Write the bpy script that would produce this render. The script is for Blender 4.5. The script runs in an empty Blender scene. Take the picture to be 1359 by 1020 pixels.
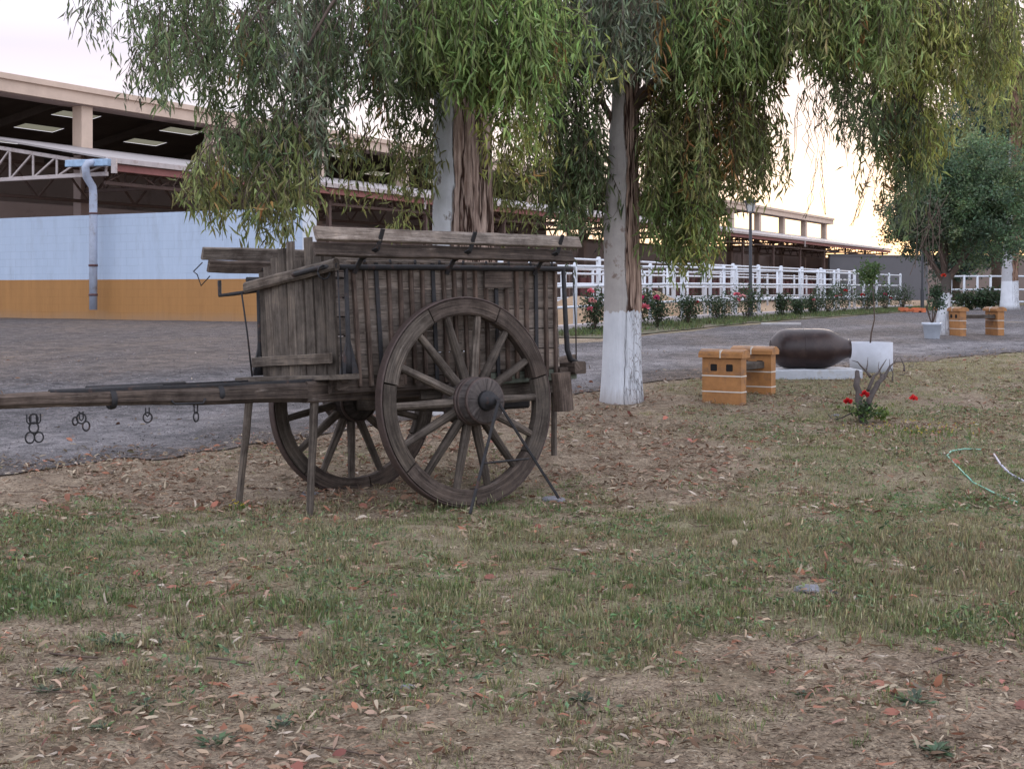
import bpy, math, random
import numpy as np
from mathutils import Vector, Matrix, noise
R = math.radians
random.seed(7); rng = np.random.default_rng(7)
S = bpy.context.scene; COL = S.collection

# ---------------------------------------------------------------- camera, sky, sun, exposure
F = 1784.0; EYE = 1.6; CX = 679.5; HY = 385.0
cam = bpy.data.objects.new('camera', bpy.data.cameras.new('camera')); COL.objects.link(cam)
cam.location = (0, 0, EYE); cam.rotation_euler = (R(90), 0, 0)
cam.data.sensor_width = 36; cam.data.lens = F/1359*36; cam.data.shift_y = -(510-HY)/1359
cam.data.clip_start = .1; cam.data.clip_end = 4000
S.camera = cam
S.view_settings.view_transform = 'Standard'; S.view_settings.look = 'None'
S.view_settings.exposure = 0.85; S.view_settings.gamma = 1

SUN_AZ, SUN_EL = 16.0, 5.0
W = bpy.data.worlds.new('World'); S.world = W; W.use_nodes = True
def nd(nt, t, **k):
    n = nt.nodes.new(t)
    for a, b in k.items():
        if a in n.inputs: n.inputs[a].default_value = b
        else: setattr(n, a, b)
    return n
def lk(nt, a, b): nt.links.new(a, b)
def ramp(nt, stops, interp='LINEAR'):
    n = nt.nodes.new('ShaderNodeValToRGB'); cr = n.color_ramp; cr.interpolation = interp
    while len(cr.elements) > 1: cr.elements.remove(cr.elements[0])
    cr.elements[0].position = stops[0][0]; c = stops[0][1]; cr.elements[0].color = (*c, 1) if len(c) == 3 else c
    for p, c in stops[1:]:
        e = cr.elements.new(p); e.color = (*c, 1) if len(c) == 3 else c
    return n
def mixc(nt, fac, a, b, mode='MIX'):
    n = nt.nodes.new('ShaderNodeMix'); n.data_type = 'RGBA'; n.blend_type = mode
    for i, v in ((0, fac), (6, a), (7, b)):
        if hasattr(v, 'links'): nt.links.new(v, n.inputs[i])
        elif i == 0: n.inputs[0].default_value = v
        else: n.inputs[i].default_value = (*v, 1) if len(v) == 3 else v
    return n.outputs[2]
def mth(nt, op, a, b=None, c=None, clamp=False):
    n = nt.nodes.new('ShaderNodeMath'); n.operation = op; n.use_clamp = clamp
    for i, v in enumerate((a, b, c)):
        if v is None: continue
        if hasattr(v, 'links'): nt.links.new(v, n.inputs[i])
        else: n.inputs[i].default_value = v
    return n.outputs[0]
def build_sky():
    nt = W.node_tree; nt.nodes.clear()
    out = nd(nt, 'ShaderNodeOutputWorld')
    tc = nd(nt, 'ShaderNodeTexCoord'); sep = nd(nt, 'ShaderNodeSeparateXYZ'); lk(nt, tc.outputs['Generated'], sep.inputs[0])
    z = sep.outputs[2]
    base = ramp(nt, [(0.0, (.62, .47, .37)), (.045, (.62, .50, .45)), (.075, (.63, .57, .58)), (.13, (.60, .53, .58)), (.17, (.48, .44, .52)), (.3, (.95, .93, 1.02)), (1.0, (1.05, 1.08, 1.25))])
    lk(nt, z, base.inputs[0])
    back = ramp(nt, [(0.0, (.80, .84, 1.0)), (.4, (1.0, 1.04, 1.2)), (1.0, (1.05, 1.08, 1.25))]); lk(nt, z, back.inputs[0])
    mp = nd(nt, 'ShaderNodeMapping'); mp.inputs['Scale'].default_value = (2.2, 2.2, 13); mp.inputs['Location'].default_value = (.35, 0, .2)
    lk(nt, tc.outputs['Generated'], mp.inputs[0])
    nz = nd(nt, 'ShaderNodeTexNoise', Scale=1.6, Detail=6.0, Roughness=.5); lk(nt, mp.outputs[0], nz.inputs[0])
    cl = ramp(nt, [(.46, (0, 0, 0)), (.60, (1, 1, 1))], 'EASE'); lk(nt, nz.outputs[0], cl.inputs[0])
    hz = ramp(nt, [(.02, (0, 0, 0)), (.07, (1, 1, 1))]); lk(nt, z, hz.inputs[0])
    fac = mth(nt, 'MULTIPLY', cl.outputs[0], hz.outputs[0]); fac = mth(nt, 'MULTIPLY', fac, .85)
    front = mixc(nt, fac, base.outputs[0], (.43, .42, .50))
    zz = mth(nt, 'ADD', z, mth(nt, 'MULTIPLY_ADD', nz.outputs[0], .07, -.035))
    band = ramp(nt, [(.092, (0, 0, 0)), (.108, (1, 1, 1)), (.150, (.9, .9, .9)), (.19, (0, 0, 0))], 'EASE'); lk(nt, zz, band.inputs[0])
    bx = mth(nt, 'MULTIPLY_ADD', sep.outputs[0], 6., .1, clamp=True)
    front = mixc(nt, mth(nt, 'MULTIPLY', mth(nt, 'MULTIPLY', band.outputs[0], bx), .9), front, (.375, .39, .49))
    ff = mth(nt, 'MULTIPLY_ADD', sep.outputs[1], .8, .45, clamp=True)
    col = mixc(nt, ff, back.outputs[0], front)
    sky = nd(nt, 'ShaderNodeTexSky'); sky.sky_type = 'NISHITA'; sky.sun_disc = False
    sky.sun_elevation = R(SUN_EL); sky.sun_rotation = R(SUN_AZ)
    b1 = nd(nt, 'ShaderNodeBackground', Strength=1.0); lk(nt, col, b1.inputs[0])
    b2 = nd(nt, 'ShaderNodeBackground', Strength=.015); lk(nt, sky.outputs[0], b2.inputs[0])
    ad = nd(nt, 'ShaderNodeAddShader'); lk(nt, b1.outputs[0], ad.inputs[0]); lk(nt, b2.outputs[0], ad.inputs[1])
    lk(nt, ad.outputs[0], out.inputs[0])
build_sky()
sl = bpy.data.lights.new('sun', 'SUN'); sl.energy = .6; sl.angle = R(14); sl.color = (1, .78, .6)
so = bpy.data.objects.new('sun', sl); COL.objects.link(so)
sd = Vector((math.sin(R(SUN_AZ))*math.cos(R(SUN_EL)), math.cos(R(SUN_AZ))*math.cos(R(SUN_EL)), math.sin(R(SUN_EL))))
so.rotation_euler = sd.to_track_quat('Z', 'Y').to_euler()

# ---------------------------------------------------------------- helpers
def P(px, py, d): return Vector(((px-CX)*d/F, d, EYE-(py-HY)*d/F))
HP = [(0, 0), (10.3, 0), (13, .09), (16.6, .25), (19.5, .37), (24, .45), (31, .52), (40, .65), (60, .68), (5000, .68)]
_hx = np.array([a for a, b in HP]); _hy = np.array([b for a, b in HP])
def vnoise(x, y, seed=0):
    x = np.asarray(x, float); y = np.asarray(y, float)
    xi = np.floor(x); yi = np.floor(y); fx = x-xi; fy = y-yi
    fx = fx*fx*(3-2*fx); fy = fy*fy*(3-2*fy)
    def hsh(a, b):
        v = np.sin(a*127.1+b*311.7+seed*74.7)*43758.5453
        return v-np.floor(v)
    a = hsh(xi, yi); b = hsh(xi+1, yi); c = hsh(xi, yi+1); d = hsh(xi+1, yi+1)
    return (a*(1-fx)+b*fx)*(1-fy)+(c*(1-fx)+d*fx)*fy
def fbm(x, y, seed=0, o=4):
    s = 0; a = .5
    for i in range(o): s = s+a*vnoise(np.asarray(x)*2**i, np.asarray(y)*2**i, seed+i); a *= .5
    return s/(1-.5**o)
def H(x, y):
    x = np.asarray(x, float); y = np.asarray(y, float)
    h = np.interp(y, _hx, _hy)
    near = np.clip((40-np.abs(y-10))/30, 0, 1)
    h = h+(fbm(x*.8, y*.8, 3)-.5)*.10*near+(fbm(x*3.1, y*3.1, 9)-.5)*.035*near
    flat = np.exp(-(((x+.4)/.8)**2+((y-10)/.7)**2)); h = h*(1-flat)
    h = h-.085*np.exp(-(((x+1.6)/1.3)**2+((y-11.3)/.9)**2))
    return h
def hz(x, y): return float(H(x, y))
def G(px, py):
    d = 10.
    for i in range(60):
        z = hz((px-CX)*d/F, d); dn = (EYE-z)*F/(py-HY); d = .6*d+.4*dn
    return Vector(((px-CX)*d/F, d, hz((px-CX)*d/F, d)))

def tag(o, label=None, cat=None, group=None, kind=None):
    if label: o['label'] = label
    if cat: o['category'] = cat
    if group: o['group'] = group
    if kind: o['kind'] = kind
    return o
def empty(name, loc=(0, 0, 0), rz=0, label=None, cat=None, group=None):
    o = bpy.data.objects.new(name, None); COL.objects.link(o); o.location = loc; o.rotation_euler = (0, 0, rz)
    o.empty_display_size = .2
    return tag(o, label, cat, group)
def copy_tree(o, parent=None):
    c = o.copy(); COL.objects.link(c); c.parent = parent
    for ch in [k for k in bpy.data.objects if k.parent == o]: copy_tree(ch, c)
    return c

class MB:
    def __init__(s): s.v = []; s.f = []; s.uv = []; s.sm = []
    def face(s, idx, uvs=None, smooth=False):
        s.f.append(idx); s.uv += (uvs or [(0, 0)]*len(idx)); s.sm.append(smooth)
    def grid(s, rows, closed=True, cap=True, smooth=True, us=None, vscale=None, uo=None):
        """rows: list of rings of points"""
        uo = uo or (random.uniform(0, 50), random.uniform(0, 50))
        b = len(s.v); n = len(rows[0]); m = len(rows)
        for r in rows: s.v += [tuple(p) for p in r]
        if us is None:
            us = [0.]
            for i in range(1, m): us.append(us[-1]+(Vector(rows[i][0])-Vector(rows[i-1][0])).length)
        vs = [0.]
        for j in range(1, n+1): vs.append(vs[-1]+(Vector(rows[0][j % n])-Vector(rows[0][j-1])).length)
        for i in range(m-1):
            for j in range(n if closed else n-1):
                j2 = (j+1) % n
                s.face([b+i*n+j, b+i*n+j2, b+(i+1)*n+j2, b+(i+1)*n+j],
                       [(us[i]+uo[0], vs[j]+uo[1]), (us[i]+uo[0], vs[j+1]+uo[1]), (us[i+1]+uo[0], vs[j+1]+uo[1]), (us[i+1]+uo[0], vs[j]+uo[1])], smooth)
        if cap and closed:
            for i, rev in ((0, True), (m-1, False)):
                idx = [b+i*n+j for j in range(n)]
                uvs = [(us[i]+uo[0]+.01*j, vs[j]+uo[1]) for j in range(n)]
                if rev: idx = idx[::-1]; uvs = uvs[::-1]
                s.face(idx, uvs, False)
    def beam(s, p0, p1, w, t, up=(0, 0, 1), seg=1, jit=0., bev=.12, w1=None, t1=None):
        p0 = Vector(p0); p1 = Vector(p1); d = p1-p0; L = d.length; d.normalize()
        up = Vector(up)
        if abs(d.dot(up.normalized())) > .98: up = Vector((1, 0, 0)) if abs(d.x) < .9 else Vector((0, 1, 0))
        a = d.cross(up).normalized(); b = a.cross(d).normalized()
        w1 = w if w1 is None else w1; t1 = t if t1 is None else t1
        rows = []; us = []
        ph = random.uniform(0, 99)
        for i in range(seg+1):
            k = i/seg; ww = (w+(w1-w)*k)/2; tt = (t+(t1-t)*k)/2; c = p0+d*(L*k)
            if jit:
                nv = noise.noise_vector(Vector((k*L*3+ph, ph, 0)))*jit
                c = c+a*nv.x+b*nv.y; sc = 1+noise.noise(Vector((k*L*5, ph, 7)))*min(.5, jit*12); ww *= sc; tt *= sc
            e = min(ww, tt)*2*bev
            pr = [(-ww, -tt+e), (-ww+e, -tt), (ww-e, -tt), (ww, -tt+e), (ww, tt-e), (ww-e, tt), (-ww+e, tt), (-ww, tt-e)]
            rows.append([c+a*x+b*y for x, y in pr]); us.append(L*k)
        s.grid(rows, smooth=False, us=us)
    def box(s, c, size, rz=0, bev=.03):
        c = Vector(c); x, y, z = size
        ax = Vector((math.cos(rz), math.sin(rz), 0))
        s.beam(c-ax*x/2, c+ax*x/2, y, z, bev=min(.4, bev), seg=1)
    def tube(s, pts, r, n=8, cap=True, smooth=True, jit=0.):
        pts = [Vector(p) for p in pts]; m = len(pts)
        rr = r if isinstance(r, (list, tuple)) else [r]*m
        d0 = (pts[1]-pts[0]).normalized()
        a = d0.orthogonal().normalized(); rows = []
        for i in range(m):
            d = (pts[min(i+1, m-1)]-pts[max(i-1, 0)]).normalized()
            a = (a-d*a.dot(d)).normalized(); b = d.cross(a)
            row = []
            for j in range(n):
                th = 2*math.pi*j/n; q = rr[i]
                if jit: q *= 1+jit*noise.noise(Vector((i*.7, math.cos(th)*2, math.sin(th)*2))+pts[0])
                row.append(pts[i]+(a*math.cos(th)+b*math.sin(th))*q)
            rows.append(row)
        s.grid(rows, cap=cap, smooth=smooth)
    def lathe(s, prof, n=32, axis='z', c=(0, 0, 0), cap=True, smooth=True):
        rows = []; c = Vector(c)
        for r, z in prof:
            row = []
            for j in range(n):
                th = 2*math.pi*j/n
                if axis == 'z': row.append(c+Vector((r*math.cos(th), r*math.sin(th), z)))
                elif axis == 'y': row.append(c+Vector((r*math.cos(th), z, -r*math.sin(th))))
                else: row.append(c+Vector((z, r*math.cos(th), r*math.sin(th))))
            rows.append(row)
        s.grid(rows, cap=cap, smooth=smooth)
    def build(s, name, m, parent=None, loc=None):
        me = bpy.data.meshes.new(name); me.from_pydata([tuple(v) for v in s.v], [], s.f)
        uvl = me.uv_layers.new(name='UVMap'); uvl.data.foreach_set('uv', np.array(s.uv, dtype=np.float32).ravel())
        me.polygons.foreach_set('use_smooth', s.sm)
        me.materials.append(m); me.update()
        o = bpy.data.objects.new(name, me); COL.objects.link(o)
        if parent: o.parent = parent
        if loc: o.location = loc
        return o
def np_mesh(name, V, Fc, m, parent=None, colors=None, smooth=False):
    """V (n,3), Fc (k,q) all same arity, colors per vertex (n,3)"""
    me = bpy.data.meshes.new(name); V = np.asarray(V, np.float32); Fc = np.asarray(Fc, np.int32); q = Fc.shape[1]
    me.vertices.add(len(V)); me.vertices.foreach_set('co', V.ravel())
    me.loops.add(Fc.size); me.loops.foreach_set('vertex_index', Fc.ravel())
    me.polygons.add(len(Fc)); me.polygons.foreach_set('loop_start', np.arange(0, Fc.size, q, dtype=np.int32))
    try: me.polygons.foreach_set('loop_total', np.full(len(Fc), q, np.int32))
    except Exception: pass
    if colors is not None:
        ca = me.color_attributes.new('tint', 'FLOAT_COLOR', 'POINT')
        c4 = np.ones((len(V), 4), np.float32); c4[:, :3] = colors; ca.data.foreach_set('color', c4.ravel())
    me.update(calc_edges=True); me.validate()
    if smooth: me.polygons.foreach_set('use_smooth', [True]*len(me.polygons))
    me.materials.append(m)
    o = bpy.data.objects.new(name, me); COL.objects.link(o)
    if parent: o.parent = parent
    return o

# ---------------------------------------------------------------- materials
def newmat(name):
    m = bpy.data.materials.new(name); m.use_nodes = True; nt = m.node_tree; nt.nodes.clear()
    out = nd(nt, 'ShaderNodeOutputMaterial'); b = nd(nt, 'ShaderNodeBsdfPrincipled'); lk(nt, b.outputs[0], out.inputs[0])
    b.inputs['Roughness'].default_value = .8
    return m, nt, b, out
def noisen(nt, scale, detail=5., rough=.6, coord='Object', mscale=None):
    tc = nd(nt, 'ShaderNodeTexCoord'); v = tc.outputs[coord]
    if mscale:
        mp = nd(nt, 'ShaderNodeMapping'); mp.inputs['Scale'].default_value = mscale; lk(nt, v, mp.inputs[0]); v = mp.outputs[0]
    n = nd(nt, 'ShaderNodeTexNoise', Scale=scale, Detail=detail, Roughness=rough); lk(nt, v, n.inputs[0]); return n.outputs[0]
def bump(nt, b, h, strength=.4, dist=.01):
    n = nd(nt, 'ShaderNodeBump', Strength=strength, Distance=dist); lk(nt, h, n.inputs['Height']); lk(nt, n.outputs[0], b.inputs['Normal'])
def wood(name, dark, mid, light, paint=None, pf=.6, flake=.5):
    m, nt, b, out = newmat(name)
    g = noisen(nt, 1., 8., .7, 'UV', (1.6, 42, 1)); g2 = noisen(nt, 1., 4., .6, 'UV', (.8, 6.5, 1)); g3 = noisen(nt, 1., 3., .6, 'UV', (3, 110, 1))
    r = ramp(nt, [(.28, dark), (.5, mid), (.72, light)]); lk(nt, g, r.inputs[0])
    c = mixc(nt, mth(nt, 'MULTIPLY_ADD', g2, 1.5, -.35, clamp=True), r.outputs[0], tuple(x*.62 for x in mid))
    cr = ramp(nt, [(.36, (0, 0, 0)), (.42, (1, 1, 1))]); lk(nt, g3, cr.inputs[0])
    c = mixc(nt, mth(nt, 'MULTIPLY_ADD', cr.outputs[0], -.55, .55), c, tuple(x*.28 for x in dark))
    if paint:
        pn = noisen(nt, 1., 7., .75, 'UV', (2.2, 18, 1)); pr = ramp(nt, [(flake, (0, 0, 0)), (flake+.10, (1, 1, 1))]); lk(nt, pn, pr.inputs[0])
        c = mixc(nt, mth(nt, 'MULTIPLY', pr.outputs[0], pf), c, paint)
    so_ = noisen(nt, 5.5, 6., .7); sor = ramp(nt, [(.36, (.55, .52, .50)), (.52, (1., 1., 1.)), (.68, (1.4, 1.36, 1.3))]); lk(nt, so_, sor.inputs[0]); c = mixc(nt, 1., c, sor.outputs[0], 'MULTIPLY')
    pb = noisen(nt, 1., 1., .4, 'UV', (.37, .37, 1)); pbr = ramp(nt, [(.32, (.62, .60, .58)), (.5, (1., 1., 1.)), (.68, (1.38, 1.34, 1.3))]); lk(nt, pb, pbr.inputs[0]); c = mixc(nt, 1., c, pbr.outputs[0], 'MULTIPLY')
    lk(nt, c, b.inputs['Base Color']); b.inputs['Roughness'].default_value = .85
    b.inputs['Specular IOR Level'].default_value = .25
    bump(nt, b, mth(nt, 'ADD', g, mth(nt, 'MULTIPLY', cr.outputs[0], .5)), .8, .006)
    return m
def plain(name, col, rough=.7, var=.25, scale=6., metal=0., bumpd=.003, dirt=None, spec=.4, dscale=2., dthr=.55):
    m, nt, b, out = newmat(name)
    n = noisen(nt, scale, 6., .65)
    r = ramp(nt, [(.3, tuple(x*(1-var) for x in col)), (.7, tuple(min(1, x*(1+var*.6)) for x in col))]); lk(nt, n, r.inputs[0]); c = r.outputs[0]
    if dirt:
        dn = noisen(nt, dscale, 8., .7); dr = ramp(nt, [(dthr, (0, 0, 0)), (dthr+.12, (1, 1, 1))]); lk(nt, dn, dr.inputs[0]); c = mixc(nt, mth(nt, 'MULTIPLY', dr.outputs[0], .75), c, dirt)
    lk(nt, c, b.inputs['Base Color']); b.inputs['Roughness'].default_value = rough; b.inputs['Metallic'].default_value = metal
    b.inputs['Specular IOR Level'].default_value = spec
    if bumpd: bump(nt, b, noisen(nt, scale*5, 5., .6), .5, bumpd)
    return m
def tinted(name, rough=.7, transl=.35, mul=1.0):
    m, nt, b, out = newmat(name); a = nd(nt, 'ShaderNodeVertexColor'); a.layer_name = 'tint'
    c = a.outputs[0]
    if mul != 1.0: c = mixc(nt, 1.0, c, (mul, mul, mul), 'MULTIPLY')
    lk(nt, c, b.inputs['Base Color']); b.inputs['Roughness'].default_value = rough; b.inputs['Specular IOR Level'].default_value = .25
    if transl:
        t = nd(nt, 'ShaderNodeBsdfTranslucent'); lk(nt, c, t.inputs[0]); mx = nd(nt, 'ShaderNodeMixShader', Fac=transl)
        lk(nt, b.outputs[0], mx.inputs[1]); lk(nt, t.outputs[0], mx.inputs[2]); lk(nt, mx.outputs[0], out.inputs[0])
    return m
WOOD = wood('weathered_wood', (.030, .024, .019), (.100, .082, .068), (.235, .20, .17), (.36, .31, .27), .55, .60)
WOODR = wood('red_brown_wood', (.027, .020, .016), (.082, .062, .051), (.18, .142, .118), (.34, .29, .26), .5, .60)
WOODG = wood('grey_wood', (.036, .028, .023), (.112, .092, .076), (.225, .19, .16))
WOODP = wood('flaking_painted_wood', (.075, .060, .050), (.17, .14, .118), (.27, .228, .195), (.37, .325, .29), .40, .54)
WOODRIB = wood('batten_wood', (.035, .024, .02), (.10, .07, .056), (.22, .165, .13), (.36, .30, .25), .5, .58)
WOODGREEN = wood('faded_green_wood', (.06, .06, .05), (.17, .19, .15), (.27, .30, .25))
IRON = plain('old_iron', (.026, .025, .027), .65, .35, 25, .35, .002, dirt=(.10, .05, .035), dscale=9, dthr=.56)
TYRE = plain('rusty_iron_tyre', (.07, .048, .042), .65, .35, 20, .2, .003)
WHITEP = plain('white_paint', (.55, .58, .63), .55, .05, 3, 0, .001, dirt=(.5, .5, .5), dscale=3, dthr=.64)
LEAFM = tinted('leaf', .55, .35)
GRASSM = tinted('grass_blade', .75, .25)
LITM = tinted('dry_leaf', .8, .1)
PETAL = tinted('petal', .6, .3)

# ---------------------------------------------------------------- ground
def road_near(x): return np.interp(x, [-60, -8, -4.3, -2.2, 1.9, 4.9, 9.4, 25, 60, 400], [-22, 9.0, 11.3, 13.3, 18.7, 20.8, 24.7, 37, 60, 330])
def road_far(x): return np.interp(x, [-60, -6, -3.6, -.6, 1.1, 7.1, 19, 30, 60, 400], [70, 62, 41, 25.2, 27.4, 38.6, 60.5, 80, 110, 400])
def in_road(x, y): return (y > road_near(x)) & (y < road_far(x))
def grass_density(x, y):
    """0..1, where green grass stands (foreground band and patches towards the right)"""
    n = fbm(x*.55+3, y*.55, 21); n2 = fbm(x*1.9, y*1.9, 31)
    band = np.interp(y, [0, 4.6, 5.4, 6.1, 7.0, 8.9, 9.7, 10.6, 12, 16, 20], [.22, .30, .42, .72, 1.0, 1.0, .72, .32, .22, .3, .35])
    right = np.clip((x-.3-.10*(y-9))/1.5, 0, 1)*np.interp(y, [6, 9, 11, 18, 24], [0, .75, .92, .9, .85])
    d = np.maximum(band, right)
    return np.clip((n*.5+n2*.5-.5)*4.2+d*1.35-.38, 0, 1)*np.clip(d*1.3, .0, 1)
def axis(spec):
    out = []
    for a, b, st in spec: out += list(np.arange(a, b, st))
    return np.array(out)
def make_ground():
    xs = axis([(-1500, -300, 200), (-300, -60, 30), (-60, -12, 2), (-12, 14, .13), (14, 60, 2), (60, 300, 30), (300, 1501, 200)])
    ys = axis([(-400, -40, 60), (-40, 2, 3), (2, 22, .11), (22, 60, .5), (60, 120, 3), (120, 400, 20), (400, 2601, 200)])
    X, Y = np.meshgrid(xs, ys); Z = H(X, Y)
    V = np.stack([X.ravel(), Y.ravel(), Z.ravel()], 1); nx = len(xs); ny = len(ys)
    i, j = np.meshgrid(np.arange(nx-1), np.arange(ny-1)); a = (j*nx+i).ravel()
    Fc = np.stack([a, a+1, a+nx+1, a+nx], 1)
    g = grass_density(V[:, 0], V[:, 1]); col = np.stack([g, g*0, g*0], 1)
    m, nt, b, out = newmat('earth')
    at = nd(nt, 'ShaderNodeVertexColor'); at.layer_name = 'tint'; sp = nd(nt, 'ShaderNodeSeparateColor'); lk(nt, at.outputs[0], sp.inputs[0])
    n1 = noisen(nt, .9, 8., .65); n2 = noisen(nt, 9., 8., .7); n3 = noisen(nt, 60., 6., .75); n4 = noisen(nt, 2.6, 5., .6)
    r = ramp(nt, [(.36, (.13, .095, .065)), (.5, (.25, .195, .14)), (.66, (.38, .32, .24))]); lk(nt, n2, r.inputs[0])
    c = mixc(nt, mth(nt, 'MULTIPLY_ADD', n1, 2.2, -.7, clamp=True), r.outputs[0], (.31, .25, .19))
    dk = ramp(nt, [(.42, (0, 0, 0)), (.6, (1, 1, 1))]); lk(nt, n4, dk.inputs[0]); c = mixc(nt, mth(nt, 'MULTIPLY', dk.outputs[0], .5), c, (.12, .085, .06))
    sr = ramp(nt, [(.36, (.38, .34, .32)), (.5, (.95, .95, .95)), (.66, (1.7, 1.62, 1.5))]); lk(nt, n3, sr.inputs[0])
    c = mixc(nt, 1., c, sr.outputs[0], 'MULTIPLY')
    gf = mth(nt, 'MULTIPLY', sp.outputs[0], mth(nt, 'MULTIPLY_ADD', n2, 1.6, -.2, clamp=True))
    c = mixc(nt, mth(nt, 'MULTIPLY', gf, .8), c, (.15, .155, .075))
    lk(nt, c, b.inputs['Base Color']); b.inputs['Roughness'].default_value = .95; b.inputs['Specular IOR Level'].default_value = .15
    bump(nt, b, mth(nt, 'ADD', n2, mth(nt, 'MULTIPLY', n3, .5)), .9, .03)
    o = np_mesh('ground', V, Fc, m, colors=col, smooth=True); tag(o, kind='structure')
make_ground()
def sheet(name, xs, lo, hi, m, n=60, lift=.008, powr=1.6, rag=.0):
    V = []; 
    for x in xs:
        a = float(lo(x)); b_ = float(hi(x))
        for k in range(n+1):
            f = (k/n)**powr; y = a+(b_-a)*f
            if rag and k == 0: y += (float(fbm(x*1.3, 2.2, 5))-.5)*rag+(float(fbm(x*6, 9.2, 6))-.5)*rag*.4
            if rag and k == n: y += (float(fbm(x*.9, 7.2, 8))-.5)*rag*1.5
            V.append((x, y, 0))
    V = np.array(V); V[:, 2] = H(V[:, 0], V[:, 1])+lift
    nx = len(xs); i, j = np.meshgrid(np.arange(n), np.arange(nx-1)); a = (j*(n+1)+i).ravel()
    Fc = np.stack([a, a+n+1, a+n+2, a+1], 1)
    t = (V[:, 1]-lo(V[:, 0]))*.66+(fbm(V[:, 0]*.25, V[:, 1]*.25, 61)-.5)*1.6
    bd = lambda c, w: np.exp(-((t-c)/w)**2)
    tr = np.clip(bd(1.6, .9)+bd(4.0, .8)*.9+bd(7.5, .7)*.5, 0, 1); bank = np.clip((t-5.2)/2, 0, 1)*np.clip((1-V[:, 0])/4, 0, 1); edge = np.clip(1-t/.7, 0, 1)
    o = np_mesh(name, V, Fc, m, smooth=True, colors=np.stack([tr, bank, edge], 1)); tag(o, kind='structure'); return o
def gravelmat():
    m, nt, b, out = newmat('grey_gravel')
    n1 = noisen(nt, .5, 6., .6, mscale=(1, .35, 1)); n2 = noisen(nt, 14., 8., .75); n3 = noisen(nt, 70., 6., .8)
    r = ramp(nt, [(.38, (.035, .032, .035)), (.5, (.09, .085, .09)), (.64, (.19, .18, .185))]); lk(nt, n2, r.inputs[0])
    tc = nd(nt, 'ShaderNodeTexCoord'); mp = nd(nt, 'ShaderNodeMapping'); mp.inputs['Rotation'].default_value = (0, 0, R(-42)); mp.inputs['Scale'].default_value = (.06, .75, 1); lk(nt, tc.outputs['Object'], mp.inputs[0])
    tr = nd(nt, 'ShaderNodeTexNoise', Scale=1.2, Detail=4.); lk(nt, mp.outputs[0], tr.inputs[0])
    at = nd(nt, 'ShaderNodeVertexColor'); at.layer_name = 'tint'; sp = nd(nt, 'ShaderNodeSeparateColor'); lk(nt, at.outputs[0], sp.inputs[0])
    pat = mth(nt, 'MULTIPLY_ADD', tr.outputs[0], .9, -.1, clamp=True)
    c = mixc(nt, mth(nt, 'MULTIPLY', sp.outputs[0], mth(nt, 'MULTIPLY_ADD', n2, .8, .45, clamp=True)), r.outputs[0], (.22, .212, .222))
    c = mixc(nt, mth(nt, 'MULTIPLY', sp.outputs[1], mth(nt, 'MULTIPLY_ADD', n1, 1.4, -.05, clamp=True)), c, (.125, .10, .085))
    c = mixc(nt, mth(nt, 'MULTIPLY', sp.outputs[2], mth(nt, 'MULTIPLY_ADD', n2, 3., -.8, clamp=True)), c, (.15, .118, .095))
    br = ramp(nt, [(.5, (0, 0, 0)), (.65, (1, 1, 1))]); lk(nt, n1, br.inputs[0]); c = mixc(nt, mth(nt, 'MULTIPLY', br.outputs[0], .4), c, (.15, .12, .10))
    n5 = noisen(nt, 3.2, 5., .7); m5 = ramp(nt, [(.38, (.62, .62, .62)), (.6, (1.25, 1.22, 1.2))]); lk(nt, n5, m5.inputs[0]); c = mixc(nt, 1., c, m5.outputs[0], 'MULTIPLY')
    sr = ramp(nt, [(.36, (.3, .3, .3)), (.5, (.95, .95, .95)), (.64, (2.2, 2.2, 2.2))]); lk(nt, n3, sr.inputs[0])
    c = mixc(nt, 1., c, sr.outputs[0], 'MULTIPLY')
    lk(nt, c, b.inputs['Base Color']); b.inputs['Roughness'].default_value = .9; b.inputs['Specular IOR Level'].default_value = .2
    bump(nt, b, mth(nt, 'ADD', n2, n3), .9, .03)
    return m
GRAVEL = gravelmat()
sheet('road', list(np.arange(-40, -12, 1))+list(np.arange(-12, 16, .1))+list(np.arange(16, 90, 2)), road_near, road_far, GRAVEL, 130, .012, 1.8, rag=1.0)
U = Vector((math.sin(R(28.5)), math.cos(R(28.5)), 0)); Vv = Vector((-math.cos(R(28.5)), math.sin(R(28.5)), 0))
PB = Vector((-13.08, 43.2, 0))
def B(s, v, z): return PB+U*s+Vv*v+Vector((0, 0, z))
SAND = plain('paddock_sand', (.29, .20, .125), .95, .3, 2.5, 0, .03, dirt=(.24, .17, .12), dscale=.7)
def flat_strip(name, s0, s1, v0, v1, z, m, kind='structure', ns=60, nv=10):
    V = []; 
    for i in range(ns+1):
        for j in range(nv+1):
            p = B(s0+(s1-s0)*i/ns, v0+(v1-v0)*j/nv, 0); V.append((p.x, p.y, hz(p.x, p.y)+z))
    i, j = np.meshgrid(np.arange(nv), np.arange(ns)); a = (j*(nv+1)+i).ravel()
    Fc = np.stack([a, a+nv+1, a+nv+2, a+1], 1); o = np_mesh(name, V, Fc, m, smooth=True); tag(o, kind=kind); return o
flat_strip('paddock_floor', .2, 110, -17.1, 30, .022, SAND)
VERGEM = plain('verge_turf', (.11, .105, .06), .95, .5, 5, 0, .02, dirt=(.15, .11, .08), dscale=1.1, dthr=.48)
flat_strip('verge', -4.5, 40, -19.6, -17.5, .02, VERGEM, ns=120)
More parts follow.
